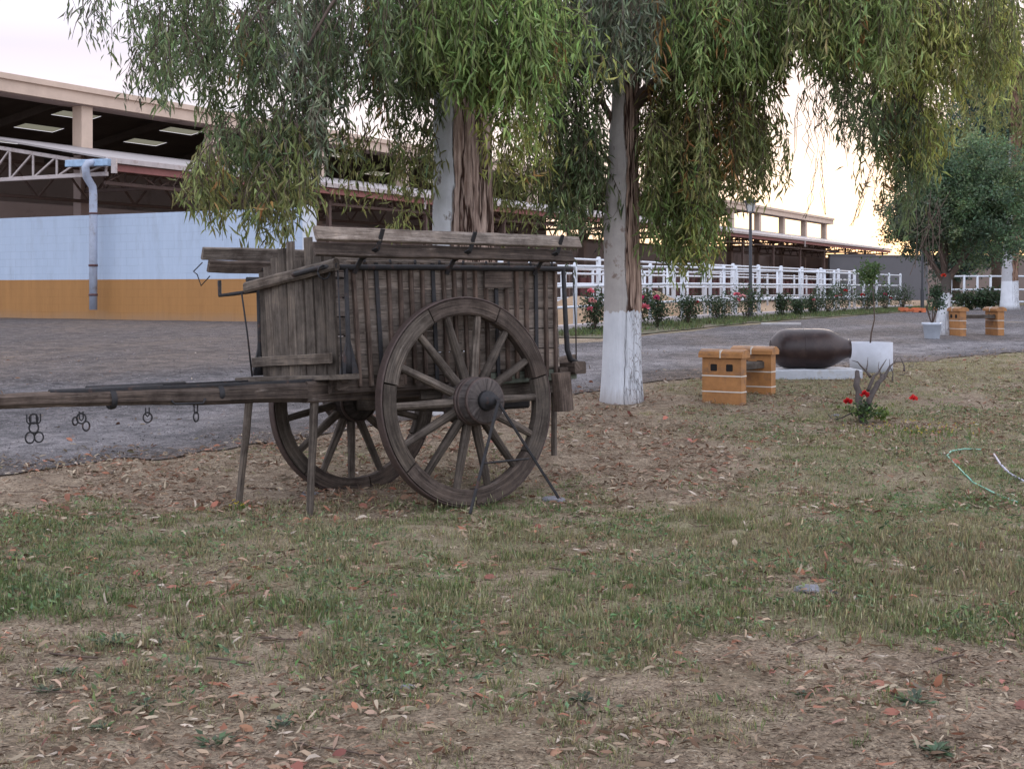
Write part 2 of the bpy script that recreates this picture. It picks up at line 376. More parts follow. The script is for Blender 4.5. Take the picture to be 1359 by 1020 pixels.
# low pale kerb under the front fence
k = MB()
for i in range(-7, 38, 3):
    a = B(i, -17.3, 0); b = B(i+3, -17.3, 0); a.z = hz(a.x, a.y)+.07; b.z = hz(b.x, b.y)+.07; k.beam(a, b, .22, .22, bev=.05)
KERB = plain('pale_kerb', (.42, .38, .38), .9, .2, 4)
tag(k.build('kerb', KERB), kind='structure')

# ---------------------------------------------------------------- the barn
BEIGE = plain('beige_concrete', (.56, .43, .34), .85, .12, 1.5, 0, .003, dirt=(.3, .22, .19), dscale=1.2, dthr=.6)
BROWNST = plain('brown_steel', (.11, .072, .062), .7, .25, 3)
PALEST = plain('pale_grey_steel', (.42, .37, .36), .6, .15, 3, dirt=(.22, .15, .12), dscale=5)
REDBEAM = plain('maroon_fascia', (.25, .10, .09), .7, .2, 2)
ROOFM = plain('grey_roof_sheet', (.29, .265, .26), .6, .15, .6, dirt=(.3, .27, .27), dscale=.8)
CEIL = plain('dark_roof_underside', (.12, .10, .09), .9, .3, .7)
INWALL = plain('dull_brown_wall', (.34, .26, .235), .9, .15, .35, dirt=(.14, .10, .09), dscale=.4)
GREYWALL = plain('grey_rendered_wall', (.11, .11, .12), .9, .1, .4)
def skylight():
    m, nt, b, out = newmat('yellowed_skylight'); t = nd(nt, 'ShaderNodeBsdfTranslucent'); t.inputs[0].default_value = (.17, .16, .11, 1)
    d = nd(nt, 'ShaderNodeBsdfDiffuse'); d.inputs[0].default_value = (.3, .27, .18, 1)
    mx = nd(nt, 'ShaderNodeMixShader', Fac=.75); lk(nt, d.outputs[0], mx.inputs[1]); lk(nt, t.outputs[0], mx.inputs[2]); lk(nt, mx.outputs[0], out.inputs[0]); return m
SKYL = skylight()
GZ = .66; SEND = 107.0; EAVE = 5.75; CV = 6.0; CZ = 6.78; UZ = 8.48; RV = 15.0; RZ = 10.4; FV = 24.0
POSTS = [4.8+7.25*i for i in range(15)]
def make_barn():
    t = empty('open_barn', B(0, 0, GZ), 0, 'long open-sided riding barn with two stepped roofs behind the white paddock fence', 'barn')
    inv = t.location
    def add(mb, name, m, label=None):
        mb.v = [tuple(Vector(p)-inv) for p in mb.v]; o = mb.build(name, m, t)
        if label: o['label'] = label
        return o
    # lean-to roof
    m = MB(); m.beam(B(-.7, CV/2-.2, (EAVE+CZ)/2+.1), B(SEND, CV/2-.2, (EAVE+CZ)/2+.1), CV+1.1, .06, up=(Vv*(-(CZ-EAVE)/CV)+Vector((0, 0, 1))), bev=0); add(m, 'lower_roof', ROOFM)
    m = MB(); m.beam(B(-.7, -.78, EAVE-.05), B(SEND, -.78, EAVE-.05), .10, .17, bev=.05); add(m, 'gutter', PALEST)
    m = MB(); m.beam(B(-.2, -.60, EAVE-.26), B(SEND, -.60, EAVE-.26), .14, .22, bev=.03); add(m, 'eave_beam', REDBEAM)
    # trusses of the lean-to
    def truss(s, mat):
        m = MB(); zb = 5.28
        m.beam(B(s, -.55, EAVE-.2), B(s, CV, CZ-.16), .11, .13); m.beam(B(s, -.55, zb), B(s, CV, zb), .11, .13)
        n = 6
        for i in range(n+1):
            v = -.5+(CV+.5)*i/n; zt = EAVE-.16+(CZ-EAVE)*(v+.5)/(CV+.5)
            m.beam(B(s, v, zb), B(s, v, zt), .07, .07)
            if i < n: v2 = -.5+(CV+.5)*(i+1)/n; m.beam(B(s, v2, zb), B(s, v, zt), .06, .06)
        return add(m, 'roof_truss', mat)
    truss(-.45, PALEST)
    for s in POSTS: truss(s, BROWNST)
    # lattice girder under the clerestory line
    m = MB(); z0, z1 = 4.9, 6.1
    m.beam(B(0, CV-.3, z0), B(SEND, CV-.3, z0), .1, .12); m.beam(B(0, CV-.3, z1), B(SEND, CV-.3, z1), .1, .12)
    q = 0.
    while q < SEND-2:
        m.beam(B(q, CV-.3, z0), B(q+1.2, CV-.3, z1), .07, .07); m.beam(B(q+1.2, CV-.3, z1), B(q+2.4, CV-.3, z0), .07, .07); q += 2.4
    add(m, 'lattice_girder', BROWNST)
    m = MB(); m.beam(B(0, 0, 5.05), B(SEND, 0, 5.05), .1, .12); m.beam(B(0, 0, 5.6), B(SEND, 0, 5.6), .1, .1)
    q = 0.
    while q < SEND-2: m.beam(B(q, 0, 5.05), B(q+1.2, 0, 5.6), .05, .05); m.beam(B(q+1.2, 0, 5.6), B(q+2.4, 0, 5.05), .05, .05); q += 2.4
    add(m, 'lattice_girder', BROWNST)
    # posts: clerestory post above, column below
    for s in POSTS+[.3]:
        m = MB(); m.beam(B(s, CV, CZ-.1), B(s, CV, UZ+.05), .5, .55, up=U, bev=.04); add(m, 'clerestory_post', BEIGE)
        m = MB(); m.beam(B(s, CV+.05, GZ), B(s, CV+.05, CZ-.15), .40, .45, up=U, bev=.04); add(m, 'column', INWALL)
    for s in POSTS:
        m = MB(); m.beam(B(s, .0, GZ), B(s, 0, EAVE-.2), .16, .16, up=U, bev=.04); add(m, 'eave_post', BROWNST)
    # fascia in two bands
    m = MB(); m.beam(B(-3, CV-.45, UZ+.30), B(SEND+1, CV-.45, UZ+.30), .16, .62, bev=.02); m.beam(B(-3, CV-.58, UZ+.52), B(SEND+1.1, CV-.58, UZ+.52), .12, .20, bev=.02)
    add(m, 'fascia', BEIGE)
    m = MB(); m.beam(B(-3, CV+.1, UZ+.02), B(SEND+.8, CV+.1, UZ+.02), .8, .10, bev=.02); add(m, 'soffit', INWALL)
    # upper roof, near slope and far slope with holes for skylights
    def slope(v0, z0, v1, z1):
        m = MB(); k = []; s = -3.
        nrm = (Vv*(-(z1-z0)/(v1-v0))+Vector((0, 0, 1))).normalized()
        i = 0
        while s < SEND:
            e = s+2.42
            cells = [(0, .20, 0), (.20, .29, 1), (.29, .48, 0), (.48, .57, 1), (.57, .76, 0), (.76, .85, 1), (.85, 1, 0)]
            for a, c, h in cells:
                p = (v0+(v1-v0)*a, z0+(z1-z0)*a); q = (v0+(v1-v0)*c, z0+(z1-z0)*c)
                mb = MB() if (h and i % 3 == 1) else m
                if mb is not m: k.append(mb)
                b = len(mb.v)
                th = 0 if mb is m else .02
                for (ss, (vv, zz)) in ((s, p), (e, p), (e, q), (s, q)): mb.v.append(tuple(B(ss, vv, zz+th)))
                mb.face([b, b+1, b+2, b+3])
            s = e; i += 1
        return m, k
    m1, k1 = slope(CV-.5, UZ+.62, RV, RZ); m2, k2 = slope(RV, RZ, FV, UZ+.3)
    add(m1, 'upper_roof', CEIL); add(m2, 'upper_roof', CEIL); [add(k, 'skylight', SKYL) for k in k1+k2]
    # purlins and rafters under the upper roof
    m = MB()
    for s in POSTS:
        m.beam(B(s, CV, UZ+.3), B(s, RV, RZ-.3), .15, .35); m.beam(B(s, RV, RZ-.3), B(s, FV, UZ-.05), .15, .35)
    add(m, 'rafter', CEIL)
    # far long wall, stall front
    m = MB(); m.beam(B(-2, FV, (GZ+UZ)/2), B(78, FV, (GZ+UZ)/2), .25, UZ-GZ+.6, bev=0); m.beam(B(78, FV, (GZ+6.6)/2), B(SEND, FV, (GZ+6.6)/2), .24, 6.6-GZ, bev=0); add(m, 'back_wall', INWALL)
    m = MB(); m.beam(B(4, 12, (GZ+5.2)/2), B(SEND, 12, (GZ+5.2)/2), .2, 5.2-GZ, bev=0); add(m, 'inner_wall', INWALL)
    m = MB(); m.beam(B(SEND-.4, CV, (GZ+6.4)/2), B(SEND-.4, FV, (GZ+6.4)/2), .2, 6.4-GZ, up=(0, 0, 1), bev=0); m.beam(B(SEND-.4, -.6, (GZ+5.0)/2), B(SEND-.4, CV, (GZ+5.0)/2), .2, 5.0-GZ, bev=0); add(m, 'end_wall', INWALL)
    DOORM = plain('maroon_stall_boards', (.10, .035, .035), .7, .3, 2)
    for i in range(13):
        m = MB(); s = 8+7.25*i; m.beam(B(s+.2, 1.0, GZ+.85), B(s+4.2, 1.0, GZ+.85), .1, 1.6, bev=.02)
        for q in range(5): m.beam(B(s+.2+q, .9, GZ+.1), B(s+.2+q, .9, GZ+2.2), .1, .1)
        add(m, 'stall_gate', DOORM)
    # drainpipe with swan neck
    PIPE = plain('blue_grey_pipe', (.34, .38, .47), .5, .15, 5, dirt=(.22, .2, .2), dscale=4)
    m = MB(); zt = 5.62
    m.tube([B(-.75, -.30, zt), B(-.95, -.22, zt-.03), B(-1.0, -.18, zt-.16), B(-.9, -.12, zt-.45), B(-.62, -.1, zt-.75), B(-.6, -.1, zt-1.), B(-.6, -.1, 3), B(-.6, -.1, .98)], .125, 14)
    pipe = add(m, 'drainpipe', PIPE)
    m = MB(); m.tube([B(-.6, -.1, 2.35), B(-.6, -.1, 2.42)], .145, 14); m.tube([B(-.6, -.1, 1.42), B(-.6, -.1, 1.49)], .145, 14); m.tube([B(-.6, -.1, 4.0), B(-.6, -.1, 4.06)], .14, 14)
    mm = m; mm.v = [tuple(Vector(p)-inv) for p in mm.v]; mm.build('pipe_clip', plain('rusty_clip', (.10, .05, .05), .7), pipe)
    m = MB(); m.beam(B(-.75, .9, zt+.02), B(-.75, -.95, zt-.02), .16, .22); add(m, 'gutter_end', plain('blue_tin', (.28, .40, .55), .5))
    m = MB(); m.beam(B(-.75, -1.15, EAVE-.5), B(-.75, -1.15, EAVE-.05), .16, .16); add(m, 'bracket', PALEST)
    for s in (18, 46, 76):
        m = MB(); m.beam(B(s, -.8, EAVE-.62), B(s, -.8, EAVE-.1), .10, .10); add(m, 'downspout', PALEST)
    return t
make_barn()

def blockwall_mat():
    m, nt, b, out = newmat('painted_block_wall')
    tc = nd(nt, 'ShaderNodeTexCoord'); br = nd(nt, 'ShaderNodeTexBrick', Scale=1.0)
    mp = nd(nt, 'ShaderNodeMapping'); lk(nt, tc.outputs['UV'], mp.inputs[0]); wn = nd(nt, 'ShaderNodeTexNoise', Scale=1.3, Detail=4.); lk(nt, tc.outputs['UV'], wn.inputs[0]); lk(nt, mixc(nt, .06, mp.outputs[0], wn.outputs['Color'], 'ADD'), br.inputs[0])
    br.inputs['Brick Width'].default_value = .50; br.inputs['Row Height'].default_value = .25; br.inputs['Mortar Size'].default_value = .012; br.inputs['Mortar Smooth'].default_value = .4
    br.inputs['Color1'].default_value = (1, 1, 1, 1); br.inputs['Color2'].default_value = (.96, .96, .96, 1); br.inputs['Mortar'].default_value = (.78, .78, .80, 1)
    sep = nd(nt, 'ShaderNodeSeparateXYZ'); lk(nt, tc.outputs['UV'], sep.inputs[0])
    nz = noisen(nt, .8, 6., .6, 'UV'); nz2 = noisen(nt, 9., 6., .7, 'UV')
    z = mth(nt, 'ADD', sep.outputs[1], mth(nt, 'MULTIPLY', nz2, .012))
    st = mth(nt, 'GREATER_THAN', z, 1.285)
    vs = noisen(nt, 1., 6., .65, 'UV', (5, .35, 1)); blue = mixc(nt, vs, (.33, .41, .53), (.44, .52, .64)); orange = mixc(nt, vs, (.27, .13, .04), (.40, .195, .06))
    pat = ramp(nt, [(.6, (0, 0, 0)), (.72, (1, 1, 1))]); lk(nt, nz2, pat.inputs[0])
    blue = mixc(nt, mth(nt, 'MULTIPLY', pat.outputs[0], .3), blue, (.42, .50, .62))
    mudf = ramp(nt, [(.0, (1, 1, 1)), (.30, (0, 0, 0))]); lk(nt, mth(nt, 'ADD', sep.outputs[1], mth(nt, 'MULTIPLY_ADD', nz, .5, -.25)), mudf.inputs[0])
    orange = mixc(nt, mth(nt, 'MULTIPLY', mudf.outputs[0], .5), orange, (.25, .18, .12))
    c = mixc(nt, st, orange, blue); c = mixc(nt, mth(nt, 'MULTIPLY_ADD', nz, 2.4, -.75, clamp=True), c, mixc(nt, 1., c, br.outputs[0], 'MULTIPLY')); gr = ramp(nt, [(.52, (0, 0, 0)), (.70, (1, 1, 1))]); lk(nt, noisen(nt, 1., 7., .7, 'UV', (2.2, .5, 1)), gr.inputs[0]); c = mixc(nt, mth(nt, 'MULTIPLY', gr.outputs[0], .35), c, mixc(nt, 1., c, (.62, .58, .55), 'MULTIPLY'))
    lk(nt, c, b.inputs['Base Color']); b.inputs['Roughness'].default_value = .8
    bump(nt, b, br.outputs['Fac'], -.6, .02)
    return m
BW = blockwall_mat()
def yard_wall():
    # runs along v at s=0 from the paddock side (v=-8) into the barn end, front face on s=-.1
    t = empty('block_wall', B(0, -8, GZ), 0, 'painted block wall, pale blue above an ochre band, at the end of the barn', 'wall')
    m = MB(); top = 3.36; L = 40.; n = 40
    bz = -.25
    def q(s, v, z): return tuple(B(s, v, z+GZ)-t.location)
    vs = [-8+L*i/n for i in range(n+1)]
    for i in range(n):
        a, c = vs[i], vs[i+1]; b = len(m.v); m.v += [q(-.1, a, bz), q(-.1, c, bz), q(-.1, c, top), q(-.1, a, top), q(.1, a, bz), q(.1, c, bz), q(.1, c, top), q(.1, a, top)]
        ua, uc = a+8, c+8
        m.face([b, b+3, b+2, b+1], [(ua, bz), (ua, top), (uc, top), (uc, bz)])
        m.face([b+4, b+5, b+6, b+7], [(ua, bz), (uc, bz), (uc, top), (ua, top)])
        m.face([b+3, b+7, b+6, b+2], [(ua, top), (ua, top+.2), (uc, top+.2), (uc, top)])
    b = len(m.v); m.v += [q(-.1, -8, bz), q(.1, -8, bz), q(.1, -8, top), q(-.1, -8, top)]; m.face([b, b+1, b+2, b+3], [(0, bz), (.2, bz), (.2, top), (0, top)])
    m.build('masonry', BW, t)
    m = MB(); m.beam(B(-.02, -8.16, GZ-.1)-t.location, B(-.02, -8.16, GZ+top+.06)-t.location, .3, .3, up=U, bev=.04); m.build('end_pillar', WHITEP, t)
yard_wall()

# far walls at the right end of the barn and behind the citrus tree
def farwall(name, p0, p1, z0, z1, m, label, th=.3, cap=None):
    p0 = Vector(p0); p1 = Vector(p1); t = empty(name, (p0.x, p0.y, z0), 0, label, 'wall'); mb = MB()
    a = Vector((0, 0, (z1-z0)/2)); mb.beam(a, (p1-p0)+a, th, z1-z0, bev=0); mb.build('masonry', m, t)
    mb = MB(); mb.beam(Vector((0, 0, z1-z0+.06)), (p1-p0)+Vector((0, 0, z1-z0+.06)), th+.12, .12, bev=.05); mb.build('coping', cap or m, t)
farwall('rendered_wall', P(1100, 385, 118), P(1262, 385, 122), .6, 4.6, GREYWALL, 'grey rendered wall standing beyond the far end of the barn')
farwall('boundary_wall', P(1232, 385, 100), P(1700, 385, 90), .6, 4.0, plain('tan_render', (.27, .22, .20), .9, .2, .5), 'tan boundary wall behind the low white fence at the right')

# ---------------------------------------------------------------- white fences
def fence(name, s0, s1, v, hgt, rails, spacing, label, r=.035, pr=.055, caps=False, group='white tubular paddock fences'):
    t = empty(name, B(s0, v, 0), 0, label, 'fence', group); o0 = B(s0, v, 0); t.location.z = hz(o0.x, o0.y)
    def q(s, z): p = B(s, v, 0); return Vector((p.x, p.y, hz(p.x, p.y)*.5+.5*float(np.interp(p.y, _hx, _hy))+z))-t.location
    n = int((s1-s0)/spacing)
    for z in rails:
        m = MB(); m.tube([q(s0+(s1-s0)*i/n, z) for i in range(n+1)], r, 8); m.build('rail', WHITEP, t)
    for i in range(n+1):
        s = s0+(s1-s0)*i/n; m = MB(); top = hgt+.08
        m.tube([q(s, -.15), q(s, top-.04), q(s, top)], [pr, pr, pr*.6], 10)
        m.build('post', WHITEP, t)
def fence_v(name, s, v0, v1, hgt, rails, n, label):
    t = empty(name, B(s, v0, 0), 0, label, 'fence', 'white tubular paddock fences'); p = B(s, v0, 0); t.location.z = hz(p.x, p.y)
    for z in rails: m = MB(); m.tube([Vector((0, 0, z)), B(s, v1, 0)-B(s, v0, 0)+Vector((0, 0, z))], .03, 8); m.build('rail', WHITEP, t)
    for i in range(n+1):
        q = (B(s, v1, 0)-B(s, v0, 0))*(i/n); m = MB(); m.tube([q+Vector((0, 0, -.1)), q+Vector((0, 0, hgt+.05))], .05, 8); m.build('post', WHITEP, t)
fence('paddock_fence', -11, 35.5, -17.35, 1.66, (.62, 1.14, 1.64), 2.4, 'white three-rail tube fence in front, right behind the rose bushes')
fence('paddock_fence', -9, 39, -14.2, 1.92, (.6, 1.05, 1.45, 1.9), 3.1, 'taller white four-rail tube fence standing second behind the rose bushes', pr=.08)
fence('paddock_fence', 2, 56, -7.5, 1.8, (.6, 1.2, 1.8), 2.6, 'white tube fence farthest back, running close along the barn', pr=.06)
fence_v('cross_fence', 10, -17.3, -7.5, 1.7, (.6, 1.15, 1.7), 5, 'first white cross fence dividing the paddocks, behind the pink rose bush at the lamp')
fence_v('cross_fence', 22, -17.3, -7.5, 1.7, (.6, 1.15, 1.7), 5, 'second white cross fence dividing the paddocks, nearer the barn end')
def right_fence():
    a = Vector(P(1262, 385, 66)); b = Vector(P(1420, 385, 66)); z = .68
    t = empty('low_fence', (a.x, a.y, z), 0, 'low white tube fence between the citrus trunk and the whitewashed far trunk', 'fence')
    L = b-a
    for h in (.35, .95, 1.6): m = MB(); m.tube([Vector((0, 0, h)), L+Vector((0, 0, h))], .045, 8); m.build('rail', WHITEP, t)
    for i in range(10): q = L*i/9; m = MB(); m.tube([q+Vector((0, 0, -.1)), q+Vector((0, 0, 1.66))], .06, 8); m.build('post', WHITEP, t)
right_fence()

# sand heaps inside the paddock
for px, d, w_, h_, lab in ((868, 44, 1.5, .9, 'heap of tan sand behind the fence, right of the big trunk'), (765, 38, 1.5, .8, 'heap of tan sand behind the fence, beside the cart tail')):
    p = P(px, 385, d); nr = 10; V = []; 
    mb = MB(); rows = []
    for i in range(nr+1):
        f = i/nr; row = []
        for j in range(28):
            th = 2*math.pi*j/28; rr = w_*(1-f)*(1+.25*noise.noise(Vector((math.cos(th), math.sin(th), px))))
            row.append((rr*math.cos(th), rr*math.sin(th), h_*(1-(1-f)**1.6)+.05*noise.noise(Vector((rr*3, th*2, 0)))))
        rows.append(row)
    mb.grid(rows, cap=False); o = mb.build('sand_heap', SAND); o.location = (p.x, p.y, hz(p.x, p.y)); tag(o, lab, 'sand heap', 'sand heaps in the paddock')

# ---------------------------------------------------------------- street lamps
LAMPM = plain('dark_lamp_paint', (.016, .017, .022), .5, .2, 5)
def lamp():
    t = empty('street_lamp'); m = MB(); h = 3.0
    m.lathe([(.11, 0), (.11, .05), (.085, .08), (.085, .8), (.055, .86), (.05, h)], 14); m.build('pole', LAMPM, t)
    m = MB(); m.lathe([(.05, h), (.12, h+.04), (.18, h+.30)], 8, smooth=False); g = m.build('lantern', plain('lamp_glass', (.45, .45, .45), .3, .05), t)
    m = MB(); m.lathe([(.27, h+.29), (.27, h+.32), (.14, h+.38), (.03, h+.44), (.02, h+.52)], 16); m.build('hood', LAMPM, t)
    m = MB()
    for i in range(4):
        a = math.pi/2*i+.4; m.tube([(.12*math.cos(a), .12*math.sin(a), h+.03), (.185*math.cos(a), .185*math.sin(a), h+.31)], .012, 6)
    m.build('lantern_cage', LAMPM, t)
    return t
l1 = lamp(); _d = [B(q, -18.25, 0) for q in np.arange(-3, 60, .1)]; _d = next(q.y for q in _d if CX+q.x/q.y*F >= 996); p = P(996, 385, _d); l1.location = (p.x, p.y, hz(p.x, p.y)); l1.scale = (1, 1, ((EYE+(HY-258)*_d/F)-hz(p.x, p.y))/3.52); tag(l1, 'dark street lamp rising out of the pink rose bush in front of the fence', 'street lamp', 'dark park lamps')
l2 = copy_tree(l1); p = P(1224, 385, 62); l2.location = (p.x, p.y, hz(p.x, p.y)); l2['label'] = 'dark street lamp half hidden behind the citrus tree at the fence end'

# ---------------------------------------------------------------- benches
OCH = plain('ochre_glazed_brick', (.36, .165, .055), .5, .28, 7, 0, .003, dirt=(.17, .09, .05), dscale=5, dthr=.52)
GROUT = plain('white_grout', (.62, .58, .52), .8, .1)
HOLE_SHADE = plain('painted_hollow_shade', (.012, .01, .01), .9, .1)  # near-black colour paints the shade inside the brick holes
def bench(span, label, loc, rz):
    """local x along plank; pillars are thin walls across it (local y), front one at x=0"""
    t = empty('brick_bench', loc, rz, label, 'bench', 'ochre brick benches')
    Wp, Tp, Hp = .50, .17, .58
    for k in (0, 1):
        x = k*span; m = MB()
        m.beam((x, -Wp/2, Hp/2-.05), (x, Wp/2, Hp/2-.05), Tp, Hp+.1, bev=.06)
        o = m.build('pillar', OCH, t)
        g = MB()
        for z in (.17, .36): g.beam((x, -Wp/2-.004, z), (x, Wp/2+.004, z), Tp+.010, .014, bev=.1)
        g.build('grout_line', GROUT, o)
        c = MB(); e = .05
        for s0, s1 in ((-Wp/2-.03, -.006), (.006, Wp/2+.03)):
            rows = []
            pr = [(-Tp/2-e, Hp), (-Tp/2-e, Hp+.05), (-Tp/2-e+.03, Hp+.075), (-.03, Hp+.10), (.03, Hp+.10), (Tp/2+e-.03, Hp+.075), (Tp/2+e, Hp+.05), (Tp/2+e, Hp)]
            for y in (s0, s1): rows.append([(x+a, y, z) for a, z in pr])
            c.grid(rows, smooth=False)
        c.build('cap', OCH, o)
        g = MB(); g.beam((x, 0, Hp+.04), (x, .0001, Hp+.04), .01, .01)
        g = MB(); g.box((x, 0, Hp+.046), (Tp+2*e+.006, .014, .096)); g.build('cap_joint', GROUT, o)
        hb = MB(); 
        for y in (-.1, .1):
            for sx in (-1, 1): hb.beam((x+sx*(Tp/2-.02), y, Hp-.12), (x+sx*(Tp/2+.003), y, Hp-.12), .085, .085, bev=.1)
        hb.build('hollow_shade_block', HOLE_SHADE, o)  # solid blocks, no real openings; the hole shade is in their colour
    m = MB(); m.beam((Tp/2-.0, -.0, .45), (span-Tp/2, 0, .45), .32, .085, seg=6, jit=.004); m.build('seat_plank', WOODG, t)
    return t
g1 = G(962, 536); g2 = G(1006, 523); d = g2-g1
bench(1.05, 'ochre brick bench with a wooden plank seat, beside the big brown jar', g1+Vector((0, .05, -.02)), math.atan2(d.y, d.x)+.08)
g3 = P(1270, 385, 31.5); bench(1.0, 'ochre brick bench near the whitewashed citrus trunk and white pot', (g3.x, g3.y, hz(g3.x, g3.y)), R(14))

# ---------------------------------------------------------------- jar on plinth, planter, pot
pj = G(1082, 503)
m = MB(); m.beam((-.62, 0, .03), (.66, .05, .03), .62, .20, bev=.08, seg=8, jit=.01); o = m.build('plinth', plain('whitewashed_plinth', (.44, .46, .50), .85, .15, 5, 0, .008, dirt=(.35, .33, .3), dscale=5)); o.location = (pj.x, pj.y+.30, pj.z)
tag(o, 'low whitewashed slab carrying the big brown jar', 'plinth')
JAR = plain('brown_glazed_clay', (.030, .017, .017), .38, .35, 2.5, 0, .004, dirt=(.055, .034, .03), dscale=4, dthr=.47, spec=.4)
m = MB(); L = 1.14
prof = [(.02, -.56), (.115, -.56), (.13, -.55), (.165, -.525), (.215, -.475), (.252, -.425), (.271, -.37), (.279, -.30), (.281, -.10), (.280, .10), (.276, .20), (.262, .265), (.236, .325), (.200, .39), (.165, .45), (.140, .495), (.130, .52), (.128, .535), (.138, .548), (.136, .556), (.11, .556), (.10, .50), (.02, .46)]
t = empty('clay_jar', (pj.x, pj.y+.32, pj.z+.13+.28), R(-3), 'large dark brown glazed clay jar lying on its side on the white slab', 'jar')
m.lathe(prof, 48, 'x'); m.build('body', JAR, t)
m = MB()
for xx in (-.10,): m.lathe([(.281, xx-.01), (.2855, xx), (.281, xx+.01)], 48, 'x', cap=False)
m.build('band', JAR, t)
pp = G(1161, 494)
t = empty('round_planter', (pp.x, pp.y+.2, pp.z-.03), 0, 'white cylindrical concrete planter holding a thin sapling', 'planter')
m = MB(); rr = 27.5*pp.y/F*1.02; m.lathe([(rr, 0), (rr*1.005, .2), (rr, .47), (rr-.035, .47), (rr-.035, .40), (.01, .41)], 40); m.build('drum', plain('white_planter_paint', (.50, .52, .58), .7, .12, 4, dirt=(.35, .33, .32), dscale=5, dthr=.62), t)
m = MB(); m.lathe([(rr-.036, .425), (.01, .44)], 24, cap=False); m.build('soil', plain('dark_soil', (.06, .045, .035), .95, .4, 10), t)
SAP = t
m = MB(); tw = [Vector((-.02, 0, .42)), Vector((-.01, 0, .6)), Vector((.05, 0, .85)), Vector((.03, 0, 1.2)), Vector((.0, .0, 1.65))]
pb = G(1237, 449)
t = empty('flower_pot', (P(1237, 385, 30).x, 30, hz(P(1237, 385, 30).x, 30)-.02), 0, 'white ribbed flower pot with a leafy plant in front of the whitewashed trunk', 'flower pot')
m = MB(); m.lathe([(.14, 0), (.16, .02), (.20, .33), (.225, .34), (.225, .39), (.20, .39), (.19, .33), (.01, .33)], 28); m.build('pot', plain('pale_plastic_pot', (.46, .50, .56), .5, .1), t)
POT = t
# pale plank on the ground by the roses
g = G(1036, 431); m = MB(); m.beam((-.55, 0, .03), (.55, -.1, .03), .12, .06); o = m.build('fallen_plank', plain('pale_plank', (.45, .43, .42), .8, .2)); o.location = g; tag(o, 'pale plank lying on the gravel in front of the rose bushes', 'plank')

# ---------------------------------------------------------------- the cart (local x forward, y to the near side)
HUBW = wood('dark_hub_wood', (.04, .034, .032), (.085, .072, .068), (.16, .14, .13))
def ring(m, r0, r1, w, n=56, jit=.0, c=(0, 0, 0)):
    c = Vector(c); rows = []
    for i in range(n+1):
        th = 2*math.pi*i/n; q = Vector((math.cos(th), 0, math.sin(th)))
        jj = 1+jit*noise.noise(Vector((math.cos(th)*3, math.sin(th)*3, r0*9))) if i not in (0, n) else 1
        rows.append([c+q*r0*1+Vector((0, -w/2+.008, 0)), c+q*(r0+.008)+Vector((0, -w/2, 0)), c+q*(r1-.006)+Vector((0, -w/2, 0)), c+q*r1+Vector((0, -w/2+.006, 0)),
                     c+q*r1+Vector((0, w/2-.006, 0)), c+q*(r1-.006)+Vector((0, w/2, 0)), c+q*(r0+.008)+Vector((0, w/2, 0)), c+q*r0+Vector((0, w/2-.008, 0))])
    us = [2*math.pi*(r0+r1)/2*i/n for i in range(n+1)]
    m.grid(rows, smooth=False, us=us, cap=False)
def make_wheel(cart, y, out, phase):
    Rw = .78
    w = bpy.data.objects.new('wheel', None); COL.objects.link(w); w.parent = cart; w.location = (0, y, Rw)
    w.rotation_euler = (R(out*2.0), 0, 0)
    # felloes: seven curved blocks
    for k in range(7):
        m = MB(); rows = []; us = []; n = 9; a0 = 2*math.pi*k/7+phase+.01; a1 = 2*math.pi*(k+1)/7+phase-.006
        r0 = .645+random.uniform(-.006, .004); r1 = .762; ww = .092+random.uniform(-.004, .004)
        for i in range(n+1):
            th = a0+(a1-a0)*i/n; q = Vector((math.cos(th), 0, math.sin(th))); rr0 = r0+.006*noise.noise(Vector((th*5, k, y))); e = .014
            rows.append([q*rr0+Vector((0, -ww/2+e, 0)), q*(rr0+e)+Vector((0, -ww/2, 0)), q*r1+Vector((0, -ww/2, 0)), q*r1+Vector((0, ww/2, 0)), q*(rr0+e)+Vector((0, ww/2, 0)), q*rr0+Vector((0, ww/2-e, 0))])
            us.append(.71*(th-a0))
        m.grid(rows, smooth=False, us=us); m.build('felloe', WOODR if k % 3 else WOOD, w)
    m = MB(); ring(m, .764, .781, .085, 84); m.build('iron_tyre', TYRE, w)
    # spokes
    for k in range(14):
        th = 2*math.pi*(k+.5)/14+phase; q = Vector((math.cos(th), 0, math.sin(th))); m = MB()
        m.beam(q*.13+Vector((0, out*.045, 0)), q*.668+Vector((0, 0, 0)), .064, .078, up=(0, 1, 0), seg=7, jit=.0045, bev=.28, w1=.050, t1=.052)
        m.build('spoke', WOODG if k % 4 == 1 else WOOD, w)
    m = MB(); o = out
    m.lathe([(.10, -o*.14), (.125, -o*.12), (.165, -o*.06), (.178, o*0.0), (.182, o*.07), (.176, o*.10), (.172, o*.16), (.17, o*.20), (.165, o*.235), (.155, o*.243), (.06, o*.235), (.02, o*.235)], 30, 'y'); m.build('hub', HUBW, w)
    m = MB()
    for (yy, rr) in ((.09, .182), (.125, .178), (.222, .173), (-.07, .175)): m.lathe([(rr-.012, o*(yy-.014)), (rr, o*(yy-.012)), (rr, o*(yy+.012)), (rr-.012, o*(yy+.014))], 30, 'y', cap=False)
    m.build('hub_band', TYRE, w)
    m = MB(); m.lathe([(.075, o*.235), (.07, o*.28), (.045, o*.285), (.04, o*.34), (.015, o*.345)], 20, 'y'); m.build('axle_cap', IRON, w)
    return w
